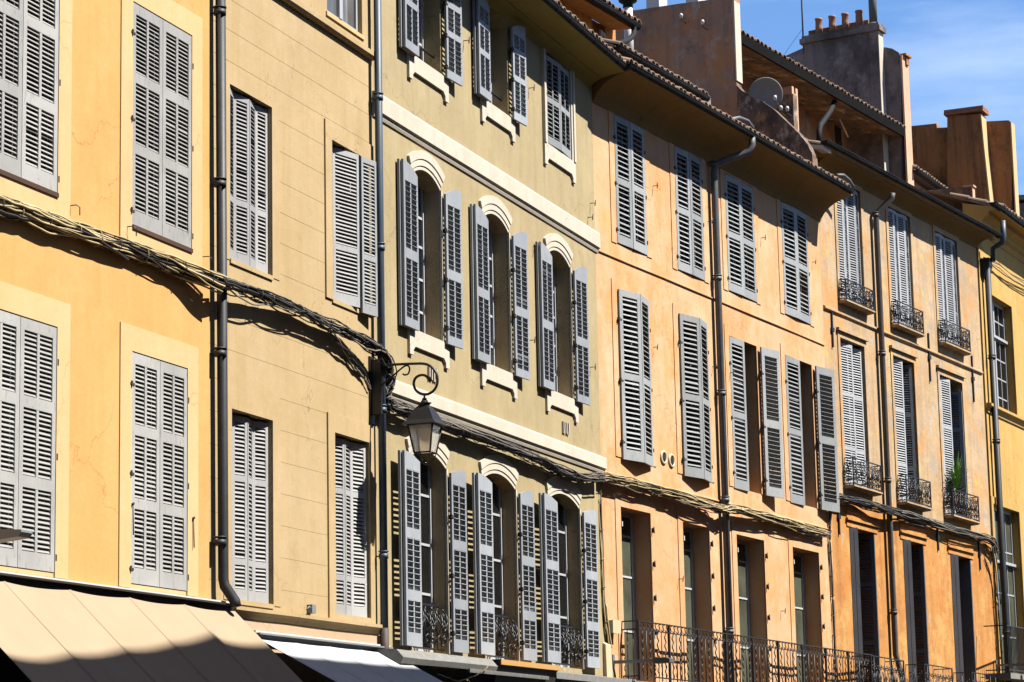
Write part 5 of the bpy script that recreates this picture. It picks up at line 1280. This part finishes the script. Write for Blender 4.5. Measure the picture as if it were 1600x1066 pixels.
bundle('cable_bundle', 'vertical pale conduit cables at the seam of olive and salmon houses', [(FD, 937, 752, 0.05), (FD, 940, 850, 0.05), (FD, 944, 950, 0.05), (FD, 952, 1010, 0.05), (FD, 962, 1066, 0.05)], 0.035, 7, 'cable_tan')
bundle('cable_bundle', 'vertical black cable in the seam between salmon and ochre houses', [(FE, 1300, 770, 0.05), (FE, 1296, 830, 0.05), (FE, 1301, 930, 0.05), (FE, 1306, 1066, 0.05)], 0.03, 5, 'cable_dark')
bundle('cable_bundle', 'three thin black wires crossing the yellow house below its cornice', [(FF, 1536, 404, 0.08), (FF, 1556, 414, 0.10), (FF, 1580, 432, 0.09), (FF, 1620, 455, 0.08)], 0.09, 4, 'cable_dark', ties=9)
bundle('cable_bundle', 'single pale wire looping from the grey slab across the shopfront', [(FA, 600, 990, 0.06), (FA, 622, 1018, 0.5), (FA, 660, 1036, 0.52), (FA, 690, 1056, 0.5), (FA, 712, 1064, 0.5), (FA, 735, 1060, 0.5), (FA, 762, 1042, 0.48)], 0.008, 1, 'cable_tan', r=(0.009, 0.01), ties=99)

# ================================================================== awnings
def awning(name, label, F, H, xw0, xw1, yw, xr, yr, mat, nw=0.14, out=2.2, left_px=None, panels=5, s0=None, sag=0.06):
    s1, zw = F.pix(xw1, yw, nw)
    n_, z_ = F.pixs(xr, yr, s1); k = (zw - z_) / (n_ - nw)
    if left_px:
        d = ray(*left_px); lo = None
        # walk along the ray to the cloth plane
        a_, b_ = 5.0, 80.0
        def g(t):
            w = CAM + d * t - F.A; s = w.x * F.u.x + w.y * F.u.y; n = w.x * F.n.x + w.y * F.n.y
            return (zw - k * (n - nw)) - w.z + 0 * s, s
        for _ in range(60):
            m_ = (a_ + b_) / 2
            if (g(a_)[0] > 0) == (g(m_)[0] > 0): a_ = m_
            else: b_ = m_
        s0 = g(a_)[1]
    root = empty(name, F, (s0 + s1) / 2, 0, zw, label, 'awning')
    mb = MB(F); mb.smooth = True; nx, ny = panels * 8, 14; th = 0.006
    def pt(i, j, e):
        u = i / nx; v = j / ny; f = (u * panels) % 1.0
        dip = sag * 4 * f * (1 - f) * (0.35 + 0.65 * math.sin(PI * min(1, v * 1.1))) + 0.03 * math.sin(PI * v)
        return (s0 + (s1 - s0) * u, nw + (out - nw) * v, zw - k * (out - nw) * v - dip - e)
    for e in (0, th):
        idx = [[mb.add(pt(i, j, e)) for j in range(ny + 1)] for i in range(nx + 1)]
        for i in range(nx):
            for j in range(ny): mb.face([idx[i][j], idx[i + 1][j], idx[i + 1][j + 1], idx[i][j + 1]])
    # valance
    zb_ = zw - k * (out - nw)
    idx = [(mb.add((s0 + (s1 - s0) * i / nx, out, zb_ + 0.005)), mb.add((s0 + (s1 - s0) * i / nx, out + 0.01, zb_ - 0.22 - 0.03 * abs(math.sin(PI * 8 * i / nx))))) for i in range(nx + 1)]
    for i in range(nx): mb.face([idx[i][0], idx[i + 1][0], idx[i + 1][1], idx[i][1]])
    cloth = mb.build('cloth', mat, root)
    for q in range(1, panels):
        mb = MB(F); mb.smooth = True; i = q * 8; du = 0.022 / (s1 - s0)
        rows = []
        for j in range(ny + 1):
            p = pt(i, j, -0.0015); rows.append((mb.add((p[0] - 0.022, p[1], p[2] + 0.001)), mb.add((p[0] + 0.022, p[1], p[2] + 0.001))))
        for j in range(ny): mb.face([rows[j][0], rows[j][1], rows[j + 1][1], rows[j + 1][0]])
        mb.build('seam', mat, cloth)
    mb = MB(F); mb.box(s0 - 0.02, s1 + 0.03, 0.045, nw - 0.05, zw - 0.04, zw + 0.07); mb.box(s0 - 0.02, s1 + 0.03, nw - 0.05, nw + 0.01, zw + 0.055, zw + 0.075); mb.build('cassette', 'dark_wood_and_shade' if mat == 'awning_beige' else 'pipe_grey', root)
    mb = MB(F); mb.box(s0 - 0.03, s1 + 0.05, 0.045, nw - 0.04, zw + 0.072, zw + 0.10); mb.build('flashing', 'white_paint', root)
    for s in (s0 + 1.4, s1 - 0.8):
        mb = MB(F); mb.tube([(s, 0.1, zw - 0.25), (s, out * 0.5, zw - k * (out * 0.5) - 0.02), (s, out - 0.02, zb_ - 0.03)], 0.02, 6); mb.build('arm', 'pipe_grey', root)
    mb = MB(F); mb.box(s0, s1, out - 0.03, out + 0.0, zb_ - 0.06, zb_ - 0.01); mb.build('front_bar', 'pipe_grey', root)
    return k, zw, s0, s1
AW = awning('awning', 'beige sloping cloth awning below the orange house', FA, HA, 0, 367, 955, 478, 1066, 'awning_beige', left_px=(30, 1038), panels=5)
AV = awning('awning', 'white sloping cloth awning beside the beige one, below the tan house', FA, HB, 0, 612, 1021, 700, 1066, 'awning_white', s0=FA.pix(404, 995, 0.1)[0], panels=4, sag=0.015, nw=0.12)

# ================================================================== small fittings
def arm_lamp(F, x0, y0, x1, y1, label, head=0.28):
    s, z = F.pix(x0, y0); n1, z1 = F.pixs(x1, y1, s)
    root = empty('wall_floodlight', F, s, 0, z, label, 'floodlight', 'floodlights on long wall brackets')
    mb = MB(F); mb.box(s - 0.03, s + 0.03, 0.0, 0.03, z - 0.13, z + 0.12); mb.build('wall_plate', 'pipe_grey', root)
    mb = MB(F); mb.box(s - 0.025, s + 0.025, 0.03, n1 - head, z - 0.025, z + 0.025); mb.build('arm', 'pipe_grey', root)
    mb = MB(F); mb.prism([(n1 - head, z1 - 0.03), (n1, z1 - 0.02), (n1, z1 + 0.035), (n1 - head * 0.3, z1 + 0.06), (n1 - head, z1 + 0.045)], 0, s - 0.09, s + 0.09); mb.build('lamp_head', 'pipe_zinc', root)
arm_lamp(FD, 957, 1035, 1050, 1033, 'long grey floodlight arm in front of the salmon house balcony')
arm_lamp(FF, 1556, 1040, 1630, 1038, 'long grey floodlight arm crossing the rightmost downpipe')
s, z = FA.pix(-62, 838, 0.0)
root = empty('wall_floodlight', FA, s, 0, z, 'dark grey flat lamp head poking in at the left edge before the lower shutters', 'floodlight', 'floodlights on long wall brackets')
n1, z1 = FA.pixs(42, 836, s)
mb = MB(FA); mb.box(s - 0.03, s + 0.03, 0.03, n1 - 0.3, z - 0.03, z + 0.02); mb.build('arm', 'pipe_grey', root)
mb = MB(FA); mb.prism([(n1 - 0.45, z1 - 0.06), (n1 - 0.03, z1 - 0.02), (n1, z1 + 0.02), (n1, z1 + 0.04), (n1 - 0.45, z1 + 0.07)], 0, s - 0.1, s + 0.1); mb.build('lamp_head', 'pipe_grey', root)
# junction box and duct
s, z = FD.pix(957, 979, 0.11); s2_ = FD.pix(968.5, 979, 0.11)[0]; zt_, zb_ = FD.pix(957, 969, 0.11)[1], FD.pix(957, 988, 0.11)[1]
jb = empty('junction_box', FD, s, 0, zb_, 'cream electrical junction box on the seam beside the balcony', 'junction box')
mb = MB(FD); mb.box(s, s2_, 0.0, 0.11, zb_, zt_); mb.build('box', 'box_cream', jb)
mb = MB(FD); mb.box(s - 0.01, s2_ + 0.01, 0.111, 0.125, zb_ - 0.01, zt_ + 0.01); mb.build('lid', 'box_cream', jb)
mb = MB(FD); mb.prism([(0.0, zb_ - 0.15), (0.08, zb_ - 0.2), (0.10, zb_ - 1.0), (0.0, zb_ - 1.0)], 0, s - 0.2, s + 0.0); mb.build('duct', 'box_cream', jb)
# plant on the third middle balconette of the ochre house
s, z = FE.pix(1499, 797, 0.12)
z += 0.10
pl = empty('potted_plant', FE, s, 0.1, z, 'spiky green potted plant behind the iron balconette of the ochre house', 'plant')
mb = MB(FE); mb.lathe((s, 0.09, z + 0.0), [(0.075, 0.0), (0.10, 0.20), (0.115, 0.20), (0.115, 0.24), (0.095, 0.24), (0.085, 0.21)], 14); mb.build('pot', 'terracotta_pot', pl)
mb = MB(FE)
for i in range(110):
    a = random.uniform(0, 2 * PI); el_ = random.uniform(0.25, 1.45); Lf = random.uniform(0.45, 0.85); wd_ = random.uniform(0.012, 0.022); zb_ = z + 0.24 + random.uniform(0, 0.32)
    pts = []
    for k in range(6):
        t = k / 5; rr = Lf * t * math.cos(el_) ; zz = Lf * t * math.sin(el_) - 0.28 * Lf * t * t * (1.3 - el_ * 0.5)
        pts.append((s + math.cos(a) * rr * 0.85, 0.09 + math.sin(a) * rr * 0.6, zb_ + zz))
    px_ = (-math.sin(a), math.cos(a)); prev = None
    for k, p in enumerate(pts):
        w_ = wd_ * (1 - 0.85 * abs(k / 5 - 0.35) / 0.65)
        cur = (mb.add((p[0] + px_[0] * w_, p[1] + px_[1] * w_, p[2])), mb.add((p[0] - px_[0] * w_, p[1] - px_[1] * w_, p[2])))
        if prev: mb.face([prev[0], prev[1], cur[1], cur[0]])
        prev = cur
mb.tube([(s, 0.09, z + 0.2), (s + 0.01, 0.09, z + 0.5)], 0.015, 6)
lv = mb.build('foliage', 'leaf', pl)

# ================================================================== houses across the street (they shade the awnings and the road)
def across(s0, s1, n, h, label, mat):
    root = empty('house', FA, (s0 + s1) / 2, n, 0, label, 'house')
    mb = MB(FA); mb.box(s0, s1, n, n + 9, -3, h); mb.build('wall', mat, root)
    mb = MB(FA); mb.prism([(n - 0.45, h + 0.001), (n + 9.3, h + 0.001), (n + 9.3, h + 0.2), (n + 4.5, h + 2.0), (n - 0.45, h + 0.12)], 0, s0, s1); mb.build('roof', 'tile', root)
    k = max(2, int((s1 - s0) / 2.4))
    for i in range(k):
        for j in range(4):
            c = s0 + (s1 - s0) * (i + 0.5) / k; z = 3.6 + j * 2.7
            mb = MB(FA); mb.box(c - 0.95, c + 0.95, n - 0.05, n + 0.02, z, z + 1.8); w = mb.build('window', 'glass', root)
            mb = MB(FA); mb.box(c - 1.0, c - 0.5, n - 0.09, n - 0.051, z, z + 1.8); mb.build('shutter', 'shutter_grey', w)
            mb = MB(FA); mb.box(c + 0.5, c + 1.0, n - 0.09, n - 0.051, z, z + 1.8); mb.build('shutter', 'shutter_grey', w)
ACROSS = []
DN = 10.7; EV = 0.40
def cast(k, zw, nw, F, x, y):
    """Where on the eave line across the street the sun leaves to reach the cloth seen at this spot."""
    d = ray(x, y); a_, b_ = 5.0, 80.0
    def g(t):
        w = CAM + d * t - F.A; return (zw - k * (w.x * F.n.x + w.y * F.n.y - nw)) - w.z
    for _ in range(60):
        m_ = (a_ + b_) / 2
        if (g(a_) > 0) == (g(m_) > 0): a_ = m_
        else: b_ = m_
    w = CAM + d * a_ - F.A; s = w.x * F.u.x + w.y * F.u.y; n = w.x * F.n.x + w.y * F.n.y
    D = DN - EV - n
    return s + KS * D, w.z + KZ * D
KS, KZ = 0.12, 1.34
edge = [cast(AW[0], AW[1], 0.14, FA, x, y) for x, y in ((75, 1022), (187, 1012), (263, 1004), (336, 988))]
eW = cast(AV[0], AV[1], 0.12, FA, 640, 1044)
def across_sloped():
    s1 = edge[-1][0]; s0 = edge[0][0] - 1.2
    root = empty('house', FA, (s0 + s1) / 2, DN, 0, 'narrow house across the street with a slanting parapet', 'house')
    line = [(s0, edge[0][1] - 0.1), (edge[0][0], edge[0][1]), (edge[1][0], edge[1][1]), (edge[2][0], edge[2][1]), (s1, edge[3][1])]
    mb = MB(FA); mb.prism([(s1, -3)] + [(s, h - 0.2) for s, h in line[::-1]] + [(s0, -3)], 1, DN, DN + 9); mb.build('wall', 'plaster_tan', root)
    mb = MB(FA); mb.prism([(s, h - 0.2) for s, h in line] + [(s, h) for s, h in line[::-1]], 1, DN - EV, DN + 0.6); mb.build('cornice', 'stone_cream', root)
    for j in range(4):
        for c in (s0 + 1.6, s1 - 1.8):
            z = 2.5 + j * 2.6
            mb = MB(FA); mb.box(c - 0.5, c + 0.5, DN - 0.05, DN + 0.02, z, z + 1.8); mb.build('window', 'glass', root)
    return s0, s1
o0, o1 = across_sloped()
across(o1 + 0.05, o1 + 12, DN + EV + 0.05, eW[1] + 0.55, 'long ochre house across the street', 'plaster_olive')
across(o1 + 12.1, o1 + 30, DN + EV + 0.05, 13.0, 'second long house across the street', 'plaster_tan')
across(-50, -10, 24, 14.0, 'long house added unseen behind the camera to cut sky light', 'plaster_tan')  # added out of view to close off open sky from the facades
print('EDGE', edge, eW)

# ------------------------------------------------------------------ ground, light, sky
def sheet(name, mat, x0, x1, y0, y1, z):
    me = bpy.data.meshes.new(name); me.from_pydata([(x0, y0, z), (x1, y0, z), (x1, y1, z), (x0, y1, z)], [], [(0, 1, 2, 3)]); me.materials.append(MAT[mat])
    o = bpy.data.objects.new(name, me); C.objects.link(o); o['kind'] = 'structure'; return o
sheet('ground', 'asphalt', -900, 900, -400, 1500, -1.2)

sd = (FA.u * KS + FA.n + Vector((0, 0, KZ))).normalized()
L = bpy.data.lights.new('sun', 'SUN'); L.energy = 5.0; L.angle = R(0.53); L.color = (1.0, 0.96, 0.90)
so = bpy.data.objects.new('sun', L); C.objects.link(so)
so.rotation_euler = sd.to_track_quat('Z', 'Y').to_euler()
el = math.asin(sd.z); az = math.atan2(sd.x, sd.y)
wd = bpy.data.worlds.new('World'); sc.world = wd; wd.use_nodes = True
nt = wd.node_tree; bg = nt.nodes['Background']
def wn(t, **k):
    n = nt.nodes.new(t)
    for a, b in k.items(): setattr(n, a, b)
    return n
sk = wn('ShaderNodeTexSky'); sk.sky_type = 'NISHITA'; sk.sun_disc = False
sk.sun_elevation = el; sk.sun_rotation = az
sk.air_density = 1.0; sk.dust_density = 0.1; sk.ozone_density = 3.0; sk.altitude = 600
tint = wn('ShaderNodeMixRGB', blend_type='MULTIPLY'); tint.inputs['Fac'].default_value = 1.0; tint.inputs['Color2'].default_value = (0.73, 0.91, 1.10, 1)
nt.links.new(sk.outputs['Color'], tint.inputs['Color1'])
# thin high cloud veils
tc = wn('ShaderNodeTexCoord'); mp = wn('ShaderNodeMapping'); mp.inputs['Scale'].default_value = (3.0, 3.0, 14.0); mp.inputs['Rotation'].default_value = (0.12, -0.1, 0.3)
nt.links.new(tc.outputs['Generated'], mp.inputs['Vector'])
nz = wn('ShaderNodeTexNoise'); nz.inputs['Scale'].default_value = 2.6; nz.inputs['Detail'].default_value = 7; nz.inputs['Roughness'].default_value = 0.55
nt.links.new(mp.outputs['Vector'], nz.inputs['Vector'])
rp = wn('ShaderNodeValToRGB'); rp.color_ramp.elements[0].position = 0.46; rp.color_ramp.elements[1].position = 0.78
rp.color_ramp.elements[1].color = (0.24, 0.24, 0.24, 1)
nt.links.new(nz.outputs['Fac'], rp.inputs['Fac'])
cl = wn('ShaderNodeMixRGB'); nt.links.new(rp.outputs['Color'], cl.inputs['Fac']); nt.links.new(tint.outputs['Color'], cl.inputs['Color1']); cl.inputs['Color2'].default_value = (8.5, 9.2, 10.0, 1)
nt.links.new(cl.outputs['Color'], bg.inputs['Color'])
bg.inputs['Strength'].default_value = 0.05
sc.view_settings.view_transform = 'Standard'; sc.view_settings.look = 'None'; sc.view_settings.gamma = 1.0
sc.view_settings.exposure = 1.8
for o in bpy.data.objects:
    if 'origin_point' in o: del o['origin_point']
